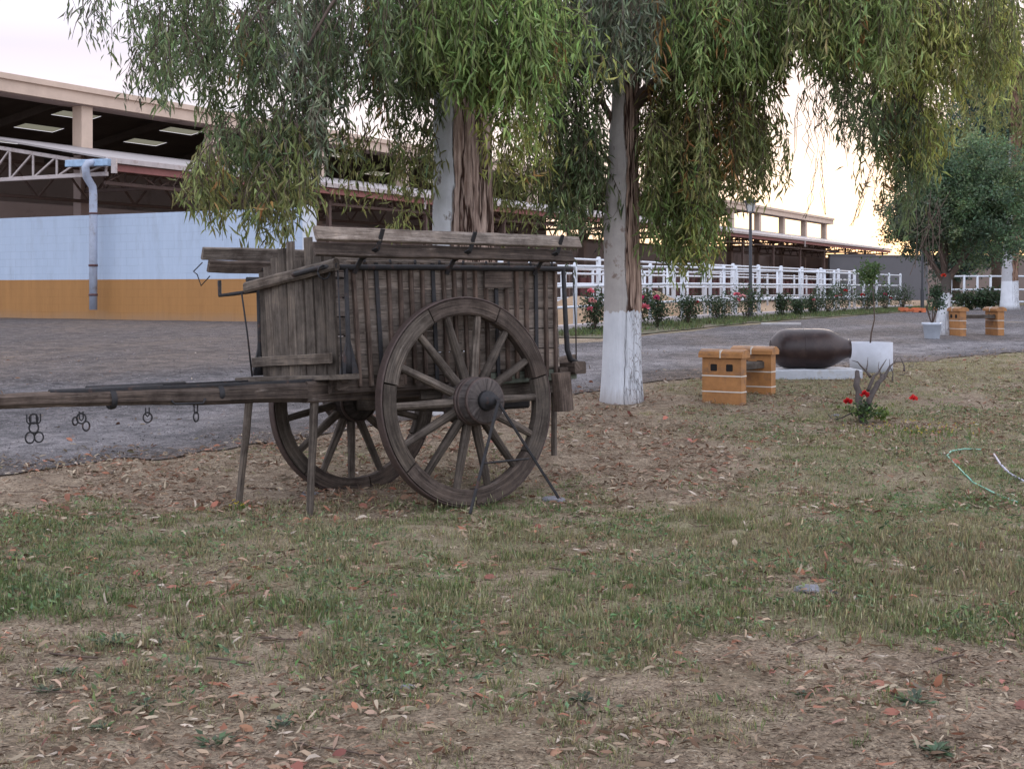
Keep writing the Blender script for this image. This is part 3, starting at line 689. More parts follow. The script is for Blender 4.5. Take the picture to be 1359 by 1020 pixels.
def make_cart():
    c = empty('wooden_cart', (-.8, 10.6, -.055), 0, 'old weathered two-wheeled farm cart with slatted box and long shafts on props', 'cart')
    c.rotation_euler = (Matrix.Rotation(R(218.1), 3, 'Z') @ Matrix.Rotation(R(3.4), 3, 'X')).to_euler()
    make_wheel(c, .80, 1, .22); make_wheel(c, -.80, -1, .05)
    HW = .62; XF = .91; XR = -1.06; ZB = 1.0; ZT = 1.79
    def b(name, mat, *beams, label=None):
        m = MB()
        for a in beams:
            a = dict(a); m.beam(a.pop('a'), a.pop('b'), a.pop('w'), a.pop('t'), **a)
        o = m.build(name, mat, c)
        if label: o['label'] = label
        return o
    # shafts = side beams running right through under the box
    for s, xf in ((1, 3.55), (-1, 2.95)):
        y = s*.50
        m = MB(); m.beam((-1.18, y, .90), (1.2, y, .905), .10, .15, seg=10, jit=.006); m.beam((1.2, y, .905), (xf, y*.96, .945+.01*s), .10, .14, seg=12, jit=.012, bev=.3, w1=.075, t1=.085)
        o = m.build('shaft', WOODR, c)
        m = MB(); m.beam((.7, y, .985), (xf-.55, y*.97, .985), .055, .022, seg=6, jit=.003); m.tube([(xf-.55, y*.97, .985), (xf-1.3, y*.97, .985)], .022, 8); m.build('iron_strap', IRON, o)
        m = MB()
        for xx in (xf-.95, xf-1.7): m.lathe([(.062, xx-.02), (.066, xx), (.062, xx+.02)], 12, 'x', c=(0, y*.97, .925), cap=False)
        m.build('band', IRON, o)
    # rings and hooks under the near shaft
    for xx, dz, r in ((3.10, .03, .026), (3.10, -.025, .028), (3.125, -.085, .030), (3.07, -.085, .027), (2.80, .015, .028), (2.77, -.035, .026), (2.36, -.005, .028), (2.02, -.02, .028), (2.84, .0, .022)):
        m = MB(); n = 16; pts = []
        a0 = random.uniform(-.6, .6)
        for i in range(n+1):
            th = 2*math.pi*i/n; pts.append((xx+r*math.cos(th)*math.cos(a0), .49+r*math.cos(th)*math.sin(a0), .80+dz+r*1.15*math.sin(th)))
        m.tube(pts, .0055, 6, cap=False); m.build('iron_ring', IRON, c)
    m = MB()
    for xx in (3.13, 3.07, 2.80, 2.36, 2.02): m.tube([(xx-.012, .49, .86), (xx-.012, .49, .815), (xx, .49, .80), (xx+.012, .49, .815), (xx+.012, .49, .86)], .005, 5)
    m.tube([(2.22, .55, .90), (2.2, .56, .875), (2.0, .56, .87), (1.98, .555, .90)], .008, 6)
    m.build('staple', IRON, c)
    # prop legs
    for y, x0, x1, zg in ((.50, 1.12, 1.20, -.02), (-.50, 1.12, 1.24, -.0)):
        b('prop_leg', WOODG, dict(a=(x0, y*1.0, .86), b=(x1, y*1.02, zg), w=.055, t=.055, seg=6, jit=.008, bev=.25, w1=.045, t1=.045))
    b('prop_leg', WOODG, dict(a=(-1.16, .42, .84), b=(-1.14, .42, .28), w=.045, t=.045, seg=4, jit=.006, bev=.25))
    # axle and cross members
    b('axle', WOOD, dict(a=(0, -.74, .78), b=(0, .74, .78), w=.13, t=.15, bev=.1)); b('axle_bolster', WOODR, dict(a=(0, -.56, .855), b=(0, .56, .855), w=.16, t=.10))
    for x in (-1.08, -.5, .5, .98): b('crossbeam', WOODR, dict(a=(x, -.66, .955), b=(x, .66, .955), w=.09, t=.09, seg=4, jit=.003))
    b('floor', WOOD, *[dict(a=(XR, -HW+.06+k*.125, ZB-.0), b=(XF, -HW+.06+k*.125, ZB), w=.12, t=.028) for k in range(10)])
    b('side_rail', WOODGREEN, dict(a=(-1.24, .60, .945), b=(-.02, .60, .93), w=.05, t=.09, seg=5, jit=.004), label='faded green lower rail')
    b('side_rail', WOODR, dict(a=(-.02, .60, .93), b=(1.05, .60, .935), w=.05, t=.10, seg=5, jit=.004))
    b('side_rail', WOODR, dict(a=(-1.2, -.60, .94), b=(1.05, -.60, .935), w=.05, t=.10, seg=5, jit=.004))
    b('lower_board', WOODG, dict(a=(-1.05, .55, .845), b=(.25, .55, .85), w=.03, t=.09, seg=4, jit=.003))
    # ledge board in front
    b('front_ledge', WOODG, dict(a=(1.02, -.70, 1.0), b=(1.02, .76, 1.005), w=.24, t=.035, seg=8, jit=.008))
    b('foot_board', WOODR, dict(a=(-1.20, .10, .99), b=(-1.20, .72, .99), w=.12, t=.10, seg=4, jit=.004)); b('tail_pole', WOODR, dict(a=(-1.1, .3, 1.01), b=(-1.78, -.05, 1.07), w=.07, t=.055, seg=6, jit=.008))
    # underslung chest and brake block
    b('tool_chest', IRON, dict(a=(-.92, .25, .76), b=(-.55, .25, .76), w=.3, t=.16))
    b('brake_block', WOODR, dict(a=(-.93, .79, .96), b=(-.95, .79, .66), w=.11, t=.13, up=(1, 0, 0), seg=3, jit=.004))
    # sides: horizontal boards + battens + top rail
    for s in (1, -1):
        y = s*HW; m = MB(); nb = 5; hh = (ZT-ZB)/nb
        for k in range(nb):
            z = ZB+hh*(k+.5); x = XR
            cuts = [XR, XR+random.uniform(.7, 1.3), XF]
            for i in range(2): m.beam((cuts[i]+.002, y, z), (cuts[i+1]-.002, y, z+random.uniform(-.003, .003)), .022, hh-.010, seg=6, jit=.003, bev=.08)
        m.build('side_boards', WOODP, c)
        nr = 20
        for k in range(nr):
            x = XF-.07-(XF-XR-.12)*k/(nr-1); yo = y+s*.026
            iron = k in (2, 7, 13, 17, 20)
            m = MB(); tw = random.uniform(.026, .034)
            lean = .022*(1-2*k/(nr-1))
            m.beam((x-lean*.5+random.uniform(-.004, .004), yo, .93), (x+lean+random.uniform(-.004, .004), yo, ZT+.03), .034 if iron else tw, .012 if iron else .034, up=(0, 1, 0), seg=9, jit=.002 if iron else .005, bev=.2)
            m.build('batten', IRON if iron else WOODRIB, c)
        m = MB(); m.tube([(XF+.12, y+s*.045, ZT-.01), (.3, y+s*.055, ZT-.003), (XR-.14, y+s*.045, ZT)], .021, 10)
        for k in range(9): xx = XF-.15-k*.22; m.tube([(xx, y+s*.03, ZT+.0), (xx, y+s*.03, ZT+.055)], .010, 6)
        m.build('top_rail', IRON, c)
        b('top_board', WOODP, dict(a=(XR, y, ZT+.028), b=(XF, y, ZT+.025), w=.05, t=.04, seg=8, jit=.004))
        # flared ladder planks
        yo = y+s*.22
        L0, L1 = (1.29, -1.10) if s == 1 else (1.30, -1.15)
        b('ladder_plank', WOODP, dict(a=(L0, yo+s*.035, 1.995 if s == 1 else 2.0), b=(L1, yo+s*.04, 1.985), w=.035, t=.10, up=(0, -s*.45, 1), seg=14, jit=.006, bev=.15))
        b('ladder_plank', WOODR, dict(a=(L0-.02, yo-s*.02, 1.895), b=(L1+.03, yo-s*.02, 1.875), w=.035, t=.10, up=(0, -s*.45, 1), seg=14, jit=.009, bev=.15))
        for x in (.86, .05, -.80):
            m = MB(); m.beam((x, y+s*.045, ZT-.05), (x-.03, y+s*.10, ZT+.05), .035, .014, up=(0, 1, 0)); m.beam((x-.03, y+s*.10, ZT+.05), (x-.07, yo+s*.040, 1.90), .035, .014, up=(0, 1, 0)); m.beam((x-.07, yo+s*.040, 1.90), (x-.085, yo+s*.092, 2.035), .032, .014, up=(0, 1, 0))
            m.build('ladder_bracket', IRON, c)
        # corner irons
        m = MB(); yy = y+s*.05
        m.tube([(XF+.02, yy, ZT), (XF+.02, yy, 1.3), (XF+.025, yy, 1.12), (XF+.03, yy+s*.0, 1.03)], [.016, .018, .024, .032], 8)
        m.beam((XF+.02, yy, 1.26), (XF+.02, yy, 1.025), .03, .02, up=(0, 1, 0), w1=.15, t1=.03); m.build('corner_iron', IRON, c)
        m = MB(); m.tube([(XR-.04, yy, ZT), (XR-.045, yy, 1.35), (XR-.05, yy, 1.14), (XR-.08, yy, 1.06), (XR-.15, yy, 1.035)], [.018, .02, .022, .024, .018], 8); m.tube([(XR-.14, yy, ZT-.02), (XR-.15, yy, 1.3), (XR-.14, yy, 1.03)], .006, 6); m.build('corner_iron', IRON, c)
        if s == 1:
            m = MB(); m.tube([(XF+.10, yy+.02, ZT-.02), (XF+.10, yy+.03, 1.35), (XF+.09, yy+.02, 1.02)], .006, 6); m.build('hook_rod', IRON, c)
        else:
            m = MB(); m.tube([(XF+.18, y-.02, ZT-.12), (XF+.14, y-.02, 1.35), (XF+.12, y, 1.02)], .007, 6)
            m.tube([(XF-.1, y-.04, ZT-.08), (XF+.22, y-.10, ZT-.12), (XF+.23, y-.30, ZT-.12), (XF+.22, y-.32, ZT)], .016, 6)
            m.tube([(1.3, y-.26, 1.93), (1.36, y-.3, 1.86), (1.3, y-.36, 1.84), (1.28, y-.34, 1.75), (1.25, y-.24, 1.82)], .005, 5)
            m.build('hook_rod', IRON, c)
    b('patch_board', WOODR, dict(a=(-.30, HW+.05, 1.70), b=(-.56, HW+.05, 1.70), w=.02, t=.13, seg=3, jit=.002))
    # front panel of upright boards with ragged top
    tops = [1.86, 1.89, 1.95, 2.01, 2.05, 1.90, 2.06, 2.00, 1.93]; n = len(tops); m = MB()
    for k in range(n):
        y0 = -HW+.045+(2*HW-.09)*(k+.5)/n; bow = .05*math.cos((y0/HW)*1.5)
        m.beam((XF+.03+bow, y0*.97, ZB+.02), (XF+.05+bow+random.uniform(-.006, .006), y0*1.0+.01, tops[k]-.03), (2*HW-.09)/n-.006, .026, up=(1, 0, 0), seg=8, jit=.005, bev=.12, w1=(2*HW-.09)/n*(.72 if k in (3, 4, 6) else .93))
    m.build('front_panel', WOODG, c)
    b('front_crossbar', WOODG, dict(a=(XF+.125, -HW-.06, 1.72), b=(XF+.125, HW+.10, 1.80), w=.05, t=.085, seg=8, jit=.006, bev=.3), dict(a=(XF+.115, -HW+.02, 1.13), b=(XF+.115, HW-.04, 1.14), w=.03, t=.075, seg=6, jit=.004))
    m = MB(); m.tube([(XF+.155, .15, 1.765), (XF+.16, .5, 1.785), (XF+.12, .72, 1.79)], .020, 8)
    m.tube([(XF+.16+.05*math.cos(i*.7), .60, 1.75+.05*math.sin(i*.7)) for i in range(10)], .007, 6); m.build('latch_bar', IRON, c)
    # rear panel
    m = MB()
    for k in range(8):
        y0 = -HW+.07+(2*HW-.14)*k/7; m.beam((XR+.02, y0, ZB+.02), (XR+.02, y0, ZT-.02), .14, .024, up=(1, 0, 0), seg=4, jit=.002)
    m.build('rear_panel', WOOD, c)
    # iron struts from the hub cap to the ground
    m = MB(); m.beam((-.0, 1.16, .80), (-.42, 1.32, .06), .018, .018); m.beam((-.02, 1.17, .80), (.40, 1.34, .03), .018, .018); m.tube([(.22, 1.27, .36), (-.20, 1.26, .36)], .008, 6)
    m.build('hub_prop', IRON, c)
    return c
CART = make_cart()
def stone(px, py, r, label, sq=.5):
    g = G(px, py); bm = MB(); rows = []
    for i in range(9):
        ph = math.pi*i/8; row = []
        for j in range(12):
            th = 2*math.pi*j/12; q = Vector((math.sin(ph)*math.cos(th)*1.2, math.sin(ph)*math.sin(th), math.cos(ph)*sq)); k_ = 1+.28*noise.noise(q*1.7+Vector((px, py, 0)))
            row.append(q*r*k_)
        rows.append(row)
    bm.grid(rows, cap=False, smooth=False); o = bm.build('stone', STONEM); o.location = g; tag(o, label, 'stone', 'loose stones in the grass')
STONEM = plain('grey_stone', (.17, .17, .19), .85, .35, 14, 0, .006)
stone(735, 664, .075, 'flat grey stone under the slanted iron strut of the front wheel', .45)
stone(1072, 783, .06, 'bluish grey stone lying in the tall grass at the right', .55)
stone(412, 657, .07, 'pale grey stone between the prop leg and the rear wheel', .5)
stone(1105, 786, .03, 'small pale stone just right of the bluish stone in the grass', .4)
stone(1110, 552, .05, 'grey stone at the foot of the pruned rose stump', .5)
stone(541, 585+327, .028, 'small grey pebble among dry leaves at the front', .5)

# ---------------------------------------------------------------- foliage tools
def leaves(Pb, D, L, Wd, side=None, bend=.15):
    """base points, unit directions, lengths, widths -> verts (4 per leaf), tris"""
    n = len(Pb)
    if side is None: side = rng.normal(size=(n, 3))
    side = side-D*np.sum(side*D, 1, keepdims=True); side /= np.linalg.norm(side, axis=1, keepdims=True)+1e-9
    nrm = np.cross(D, side)
    L = L[:, None]; Wd = Wd[:, None]
    tip = Pb+D*L+nrm*L*bend*.4
    r = Pb+D*L*.42+side*Wd*.5+nrm*L*bend; l = Pb+D*L*.42-side*Wd*.5+nrm*L*bend
    V = np.stack([Pb, r, tip, l], 1).reshape(-1, 3); a = np.arange(n)*4
    T = np.concatenate([np.stack([a, a+1, a+2], 1), np.stack([a, a+2, a+3], 1)])
    return V, T
def jitcol(base, n, v=.25, hue=.1):
    c = np.array(base)[None, :]*(1+rng.normal(size=(n, 1))*v)*(1+rng.normal(size=(n, 3))*hue); return np.clip(c, .004, .9)
def leaves_arc(Pb, D, L, Wd, side, curl):
    # curled leaf: three quads along a bent spine
    side = side-D*np.sum(side*D, 1, keepdims=True); side /= np.linalg.norm(side, axis=1, keepdims=True)+1e-9
    nrm = np.cross(D, side); nrm *= np.sign(nrm[:, 2:3]+1e-6); n = len(Pb); st = []; L = L[:, None]; Wd = Wd[:, None]; curl = curl[:, None]; sick = rng.normal(size=(n, 1))*.12
    for k, (t, w) in enumerate(((0, .12), (.3, .9), (.68, .8), (1., .06))):
        c = Pb+D*L*t+nrm*L*curl*np.sin(t*2.6)+side*L*sick*np.sin(t*math.pi); cup = nrm*Wd*w*.28
        st += [c-side*Wd*w*.5+cup, c+side*Wd*w*.5+cup*rng.uniform(-1, 1)]
    V = np.stack(st, 1).reshape(-1, 3); a = np.arange(n)*8; T = []
    for k in range(3): b0 = a+2*k; T += [np.stack([b0, b0+1, b0+3], 1), np.stack([b0, b0+3, b0+2], 1)]
    return V, np.concatenate(T)
class Crown:
    def __init__(s): s.V = []; s.T = []; s.C = []; s.n = 0; s.tw = MB()
    def add(s, V, T, C): s.V.append(V); s.T.append(T+s.n); s.C.append(np.repeat(C, 4, 0)); s.n += len(V)
    def strand(s, a, b, col, dens=1., ll=.13, lw=.0215, droop=.5, twig=True, v=.25):
        a = np.array(a); b = np.array(b); n = max(3, int(np.linalg.norm(b-a)*24*dens))
        t = np.sort(rng.random(n)); sway = rng.normal(size=3)*.10; sway[2] = 0
        pts = a+(b-a)*t[:, None]+sway*np.sin(t*math.pi)[:, None]+rng.normal(size=(n, 3))*.035
        D = rng.normal(size=(n, 3))*droop; D[:, 2] -= 1.0; D /= np.linalg.norm(D, axis=1, keepdims=True)
        V, T = leaves(pts, D, ll*1.12*rng.uniform(.45, 1.4, n), lw*rng.uniform(.7, 1.3, n), bend=rng.choice([-.14, .14]))
        s.add(V, T, jitcol(col, n, v, .07))
        if twig:
            k = 5; tt = np.linspace(0, 1, k); q = a+(b-a)*tt[:, None]+sway*np.sin(tt*math.pi)[:, None]
            s.tw.tube([Vector(x) for x in q], [.006, .005, .004, .003, .002], 4, cap=False)
    def build(s, root, inv, mat=LEAFM, name='crown', twname='twigs', bark=None):
        if s.V:
            V = np.concatenate(s.V)-np.array(inv)
            o = np_mesh(name, V, np.concatenate(s.T), mat, root, np.concatenate(s.C))
        if s.tw.v:
            s.tw.v = [tuple(Vector(p)-Vector(inv)) for p in s.tw.v]; s.tw.build(twname, bark or BARKD, root)
BARKD = plain('brown_twig_bark', (.10, .07, .055), .9, .3, 15)
def nd_noisecol(nt, v):
    n = nd(nt, 'ShaderNodeTexNoise', Scale=.9, Detail=4.); lk(nt, v, n.inputs[0]); return n.outputs['Color']
def barkmat(name, pale_side, white_top, edge=.08, smooth_pale=(.42, .42, .44), strip=(.22, .14, .10), dark=(.07, .035, .025), above=(.30, .25, .23), base_x=0.):
    """object coordinates: z up the trunk; pale smooth bark on one flank (+ noise), brown peeling strips on the other; whitewash below white_top"""
    m, nt, b, out = newmat(name)
    tc = nd(nt, 'ShaderNodeTexCoord'); sp = nd(nt, 'ShaderNodeSeparateXYZ'); lk(nt, tc.outputs['Object'], sp.inputs[0])
    g = noisen(nt, 1., 7., .7, 'Object', (13, 13, 1.3)); g2 = noisen(nt, 1., 5., .6, 'Object', (34, 34, 3)); n0 = noisen(nt, 2., 5., .6, 'Object', (1.5, 1.5, .5)); sm = noisen(nt, 3., 6., .65)
    st = ramp(nt, [(.34, dark), (.43, strip), (.6, tuple(min(1, x*1.5) for x in strip)), (.75, tuple(min(1, x*1.9) for x in strip))]); lk(nt, g, st.inputs[0])
    fine = ramp(nt, [(.35, (.45, .4, .38)), (.6, (1.15, 1.15, 1.15))]); lk(nt, g2, fine.inputs[0]); stc = mixc(nt, 1., st.outputs[0], fine.outputs[0], 'MULTIPLY')
    fis = noisen(nt, 1., 3., .5, 'Object', (9, 9, 1.0)); fa = mth(nt, 'ABSOLUTE', mth(nt, 'SUBTRACT', fis, .5)); fr = ramp(nt, [(.008, (0, 0, 0)), (.035, (1, 1, 1))]); lk(nt, fa, fr.inputs[0]); stc = mixc(nt, fr.outputs[0], tuple(x*.6 for x in dark), stc)
    pl = ramp(nt, [(.35, tuple(x*.8 for x in smooth_pale)), (.6, smooth_pale), (.66, tuple(x*.72 for x in above))]); lk(nt, sm, pl.inputs[0])
    sx = mth(nt, 'MULTIPLY_ADD', mth(nt, 'SUBTRACT', sp.outputs[0], base_x), pale_side, mth(nt, 'MULTIPLY_ADD', n0, 1.1, -.55))
    f = ramp(nt, [(.46, (0, 0, 0)), (.54, (1, 1, 1))]); lk(nt, mth(nt, 'ADD', sx, .5), f.inputs[0])
    c = mixc(nt, f.outputs[0], pl.outputs[0], stc)
    # scattered dark scars on the pale side
    sc = ramp(nt, [(.74, (0, 0, 0)), (.77, (1, 1, 1))]); lk(nt, noisen(nt, 1., 3., .5, 'Object', (9, 9, 3)), sc.inputs[0]); c = mixc(nt, mth(nt, 'MULTIPLY', sc.outputs[0], .7), c, dark)
    rough = mth(nt, 'MULTIPLY', mth(nt, 'ADD', g, fr.outputs[0]), f.outputs[0])
    if white_top:
        zz = mth(nt, 'ADD', sp.outputs[2], mth(nt, 'ADD', mth(nt, 'MULTIPLY_ADD', n0, edge, -edge*.5), mth(nt, 'MULTIPLY_ADD', g, .26, -.13))); w = mth(nt, 'LESS_THAN', zz, white_top)
        vo = nd(nt, 'ShaderNodeTexVoronoi', Scale=1.); vo.feature = 'DISTANCE_TO_EDGE'; mpv = nd(nt, 'ShaderNodeMapping'); mpv.inputs['Scale'].default_value = (30, 30, 9); lk(nt, tc.outputs['Object'], mpv.inputs[0]); lk(nt, mixc(nt, .25, mpv.outputs[0], nd_noisecol(nt, mpv.outputs[0]), 'ADD'), vo.inputs[0])
        crk = ramp(nt, [(.015, (0, 0, 0)), (.06, (1, 1, 1))]); lk(nt, vo.outputs['Distance'], crk.inputs[0])
        f2 = ramp(nt, [(.30, (0, 0, 0)), (.5, (1, 1, 1))]); lk(nt, mth(nt, 'MULTIPLY_ADD', sp.outputs[0], 2.4, mth(nt, 'MULTIPLY_ADD', n0, 1.2, -.45)), f2.inputs[0]); crf = mixc(nt, f2.outputs[0], (1, 1, 1), crk.outputs[0])
        wv = mixc(nt, sm, (.44, .46, .50), (.74, .76, .80)); wc = mixc(nt, crf, (.20, .18, .18), wv); wc = mixc(nt, mth(nt, 'MULTIPLY', sc.outputs[0], .6), wc, (.32, .28, .26)); ft = ramp(nt, [(.0, (1, 1, 1)), (.22, (0, 0, 0))]); lk(nt, mth(nt, 'ADD', sp.outputs[2], mth(nt, 'MULTIPLY_ADD', g2, .3, -.15)), ft.inputs[0]); wc = mixc(nt, mth(nt, 'MULTIPLY', ft.outputs[0], .6), wc, (.25, .2, .17)); c = mixc(nt, w, c, wc)
    lk(nt, c, b.inputs['Base Color']); b.inputs['Roughness'].default_value = .9; b.inputs['Specular IOR Level'].default_value = .2
    bump(nt, b, mth(nt, 'ADD', rough, mth(nt, 'MULTIPLY', g2, .3)), .9, .03)
    return m
def trunk(root, pts, rad, mat, nseg=90, nr=72, shag=.05, flank=1., base_flare=.12, name='trunk'):
    """smooth spline trunk with vertical ridges on the rough flank"""
    pts = [Vector(p) for p in pts]; rows = []; zs = [p.z for p in pts]
    for i in range(nseg+1):
        z = zs[0]+(zs[-1]-zs[0])*i/nseg
        cx = float(np.interp(z, zs, [p.x for p in pts])); cy = float(np.interp(z, zs, [p.y for p in pts])); r = float(np.interp(z, zs, rad))
        r *= 1+base_flare*math.exp(-max(0, z)/.25)
        row = []
        for j in range(nr):
            th = 2*math.pi*j/nr; c, s = math.cos(th), math.sin(th)
            k = max(0, min(1, .5+1.5*c*flank))
            rid = noise.noise(Vector((c*5.5, s*5.5, z*.55+rad[0]*30)))
            q = r*(1+.05*noise.noise(Vector((c*1.2, s*1.2, z*1.1)))+shag*k*(rid+.4*noise.noise(Vector((c*14, s*14, z*1.8)))))
            row.append((cx+q*c, cy+q*s, z))
        rows.append(row)
    m = MB(); m.grid(rows); return m.build(name, mat, root)
def limb(cr, p0, p1, r0, r1, sag=.3, n=9):
    p0 = Vector(p0); p1 = Vector(p1); pts = []; 
    for i in range(n+1):
        k = i/n; q = p0.lerp(p1, k)+Vector((0, 0, sag*math.sin(k*math.pi)))+noise.noise_vector(Vector((k*3, p1.x, p1.y)))*.10*math.sin(k*math.pi); pts.append(q)
    cr.tube(pts, [r0+(r1-r0)*i/n for i in range(n+1)], 8)
    return pts
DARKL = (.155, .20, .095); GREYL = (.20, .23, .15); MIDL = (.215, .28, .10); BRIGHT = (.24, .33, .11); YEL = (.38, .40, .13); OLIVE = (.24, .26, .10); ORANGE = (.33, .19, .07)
def euc(label, base, pts, rad, mat, regions, limbs, flank):
    t = empty('eucalyptus_tree', base, 0, label, 'tree', 'eucalyptus trees beside the cart')
    trunk(t, [Vector(p) for p in pts], rad, mat, flank=flank, shag=.11, nseg=130, nr=120)
    lm = MB(); cr = Crown(); bv = Vector(base)
    for (p0, p1, r0, r1, sag) in limbs:
        m = MB(); limb(m, Vector(p0), Vector(p1)-bv, r0, r1, sag); m.build('limb', mat if r0 > .1 else BARKD, t)
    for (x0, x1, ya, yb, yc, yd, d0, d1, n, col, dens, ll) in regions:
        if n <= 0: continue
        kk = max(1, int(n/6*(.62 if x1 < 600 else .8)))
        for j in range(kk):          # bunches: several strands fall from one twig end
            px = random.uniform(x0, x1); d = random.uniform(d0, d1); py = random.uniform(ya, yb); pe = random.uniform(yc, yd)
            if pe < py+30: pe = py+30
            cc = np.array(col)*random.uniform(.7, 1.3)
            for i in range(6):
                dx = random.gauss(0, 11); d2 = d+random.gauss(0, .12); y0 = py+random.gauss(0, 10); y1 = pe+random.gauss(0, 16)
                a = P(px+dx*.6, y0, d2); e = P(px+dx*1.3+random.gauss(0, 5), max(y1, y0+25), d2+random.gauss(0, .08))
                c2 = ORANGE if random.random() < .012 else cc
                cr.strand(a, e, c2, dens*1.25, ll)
    cr.build(t, base)
    return t, cr
# --- tree A (behind the cart)
ga = Vector((-.54, 15.3, 0)); ga.z = hz(ga.x, ga.y)-.05
MA = barkmat('gum_bark_near', 4.2, 1.05, base_x=-.12, smooth_pale=(.70, .72, .76), strip=(.33, .25, .21))
DD = (13.2, 16.6)
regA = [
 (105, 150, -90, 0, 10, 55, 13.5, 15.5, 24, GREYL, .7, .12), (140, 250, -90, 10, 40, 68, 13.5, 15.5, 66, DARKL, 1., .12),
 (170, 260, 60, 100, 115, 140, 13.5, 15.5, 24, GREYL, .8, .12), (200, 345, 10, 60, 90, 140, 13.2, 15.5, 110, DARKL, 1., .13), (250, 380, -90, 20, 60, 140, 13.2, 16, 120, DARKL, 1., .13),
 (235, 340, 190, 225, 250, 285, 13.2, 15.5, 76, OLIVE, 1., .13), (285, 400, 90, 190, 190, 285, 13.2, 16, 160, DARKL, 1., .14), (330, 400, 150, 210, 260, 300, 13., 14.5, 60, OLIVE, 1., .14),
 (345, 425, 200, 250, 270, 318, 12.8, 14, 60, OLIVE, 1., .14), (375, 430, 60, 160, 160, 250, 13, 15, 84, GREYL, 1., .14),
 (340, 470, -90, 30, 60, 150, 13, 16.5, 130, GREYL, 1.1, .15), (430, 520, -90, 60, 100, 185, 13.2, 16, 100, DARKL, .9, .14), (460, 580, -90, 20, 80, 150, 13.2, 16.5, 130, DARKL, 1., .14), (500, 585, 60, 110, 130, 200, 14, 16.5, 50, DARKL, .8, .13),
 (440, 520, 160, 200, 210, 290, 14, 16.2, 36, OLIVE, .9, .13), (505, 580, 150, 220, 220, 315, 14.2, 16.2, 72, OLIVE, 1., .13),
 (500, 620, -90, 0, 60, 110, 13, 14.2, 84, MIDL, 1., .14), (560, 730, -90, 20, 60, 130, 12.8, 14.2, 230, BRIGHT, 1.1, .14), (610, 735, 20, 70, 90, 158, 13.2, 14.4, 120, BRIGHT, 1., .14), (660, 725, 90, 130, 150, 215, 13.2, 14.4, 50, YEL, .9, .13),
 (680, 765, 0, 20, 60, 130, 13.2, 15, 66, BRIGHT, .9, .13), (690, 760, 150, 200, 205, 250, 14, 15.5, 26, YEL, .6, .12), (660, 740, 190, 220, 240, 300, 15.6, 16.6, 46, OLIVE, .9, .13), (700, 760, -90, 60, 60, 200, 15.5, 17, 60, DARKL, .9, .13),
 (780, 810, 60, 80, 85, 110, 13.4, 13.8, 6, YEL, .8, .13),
]
limA = [((.0, 0, 4.4), P(250, -120, 14.2), .12, .03, .5), ((0, 0, 4.0), P(420, -110, 14.6), .12, .03, .3), ((0, 0, 4.6), P(130, -130, 14.5), .10, .02, .9), ((0, 0, 4.3), P(640, -100, 13.3), .09, .03, .5), ((.05, 0, 4.0), P(520, -90, 15.8), .09, .02, .3),
        ((.0, 0, 4.4), P(330, 40, 14.2), .05, .012, .9), ((0, 0, 4.1), P(380, 120, 13.6), .045, .01, 1.2), ((.1, 0, 3.9), P(700, 30, 14), .04, .01, .6)]
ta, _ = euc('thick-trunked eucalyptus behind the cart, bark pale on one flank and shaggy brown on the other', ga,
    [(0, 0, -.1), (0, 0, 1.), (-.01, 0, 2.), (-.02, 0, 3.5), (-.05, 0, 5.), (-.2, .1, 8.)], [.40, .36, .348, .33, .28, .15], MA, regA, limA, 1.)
# --- tree B (whitewashed foot)
gb = Vector((1.36, 16.6, 0)); gb.z = hz(gb.x, gb.y)-.03
MBk = barkmat('gum_bark_whitewashed', 4.8, 1.14, edge=.05, base_x=.02, smooth_pale=(.44, .41, .39), strip=(.31, .225, .18), above=(.34, .27, .23))
regB = [
 (735, 795, -90, 40, 60, 160, 16.2, 17.5, 80, DARKL, 1., .14), (730, 790, 100, 180, 200, 270, 16, 17.5, 100, DARKL, 1.1, .14), (738, 792, 170, 230, 240, 318, 16, 17.2, 80, DARKL, 1.1, .14),
 (760, 900, -90, 10, 40, 110, 15, 17.5, 230, GREYL, 1.2, .15), (860, 1010, -90, 30, 60, 150, 15, 18, 300, MIDL, 1.2, .15), (900, 1060, -90, 0, 60, 120, 15.5, 18, 180, MIDL, 1., .15),
 (860, 930, 100, 190, 180, 260, 15.8, 17.6, 170, OLIVE, 1.1, .14), (864, 942, 180, 260, 270, 345, 15.8, 17.2, 150, MIDL, 1.1, .14), (880, 935, 240, 270, 300, 345, 16, 17, 46, YEL, 1., .14),
 (920, 1020, 90, 170, 190, 262, 15.8, 17.6, 170, OLIVE, 1., .14), (985, 1030, 130, 200, 230, 275, 15.8, 17.2, 24, OLIVE, .6, .12),
 (1010, 1200, -90, -30, 35, 92, 15, 18, 260, MIDL, 1., .15), (1050, 1200, -90, -10, 50, 102, 15, 17.5, 130, OLIVE, 1., .15), (1100, 1165, 60, 110, 130, 182, 15.5, 17, 40, DARKL, .8, .14),
 (1150, 1340, -90, 20, 50, 125, 17, 20, 270, OLIVE, 1., .15), (1180, 1330, -60, 60, 80, 140, 17, 20, 130, YEL, 1., .15), (1145, 1215, 90, 150, 150, 215, 17.5, 19.5, 90, DARKL, .9, .15), (1150, 1200, 160, 185, 200, 240, 17.5, 19, 30, OLIVE, .8, .14), (1205, 1250, 130, 180, 180, 225, 17.5, 19, 50, YEL, 1., .14),
 (1188, 1216, 90, 200, 180, 300, 18, 19.5, 60, DARKL, 1., .15),
]
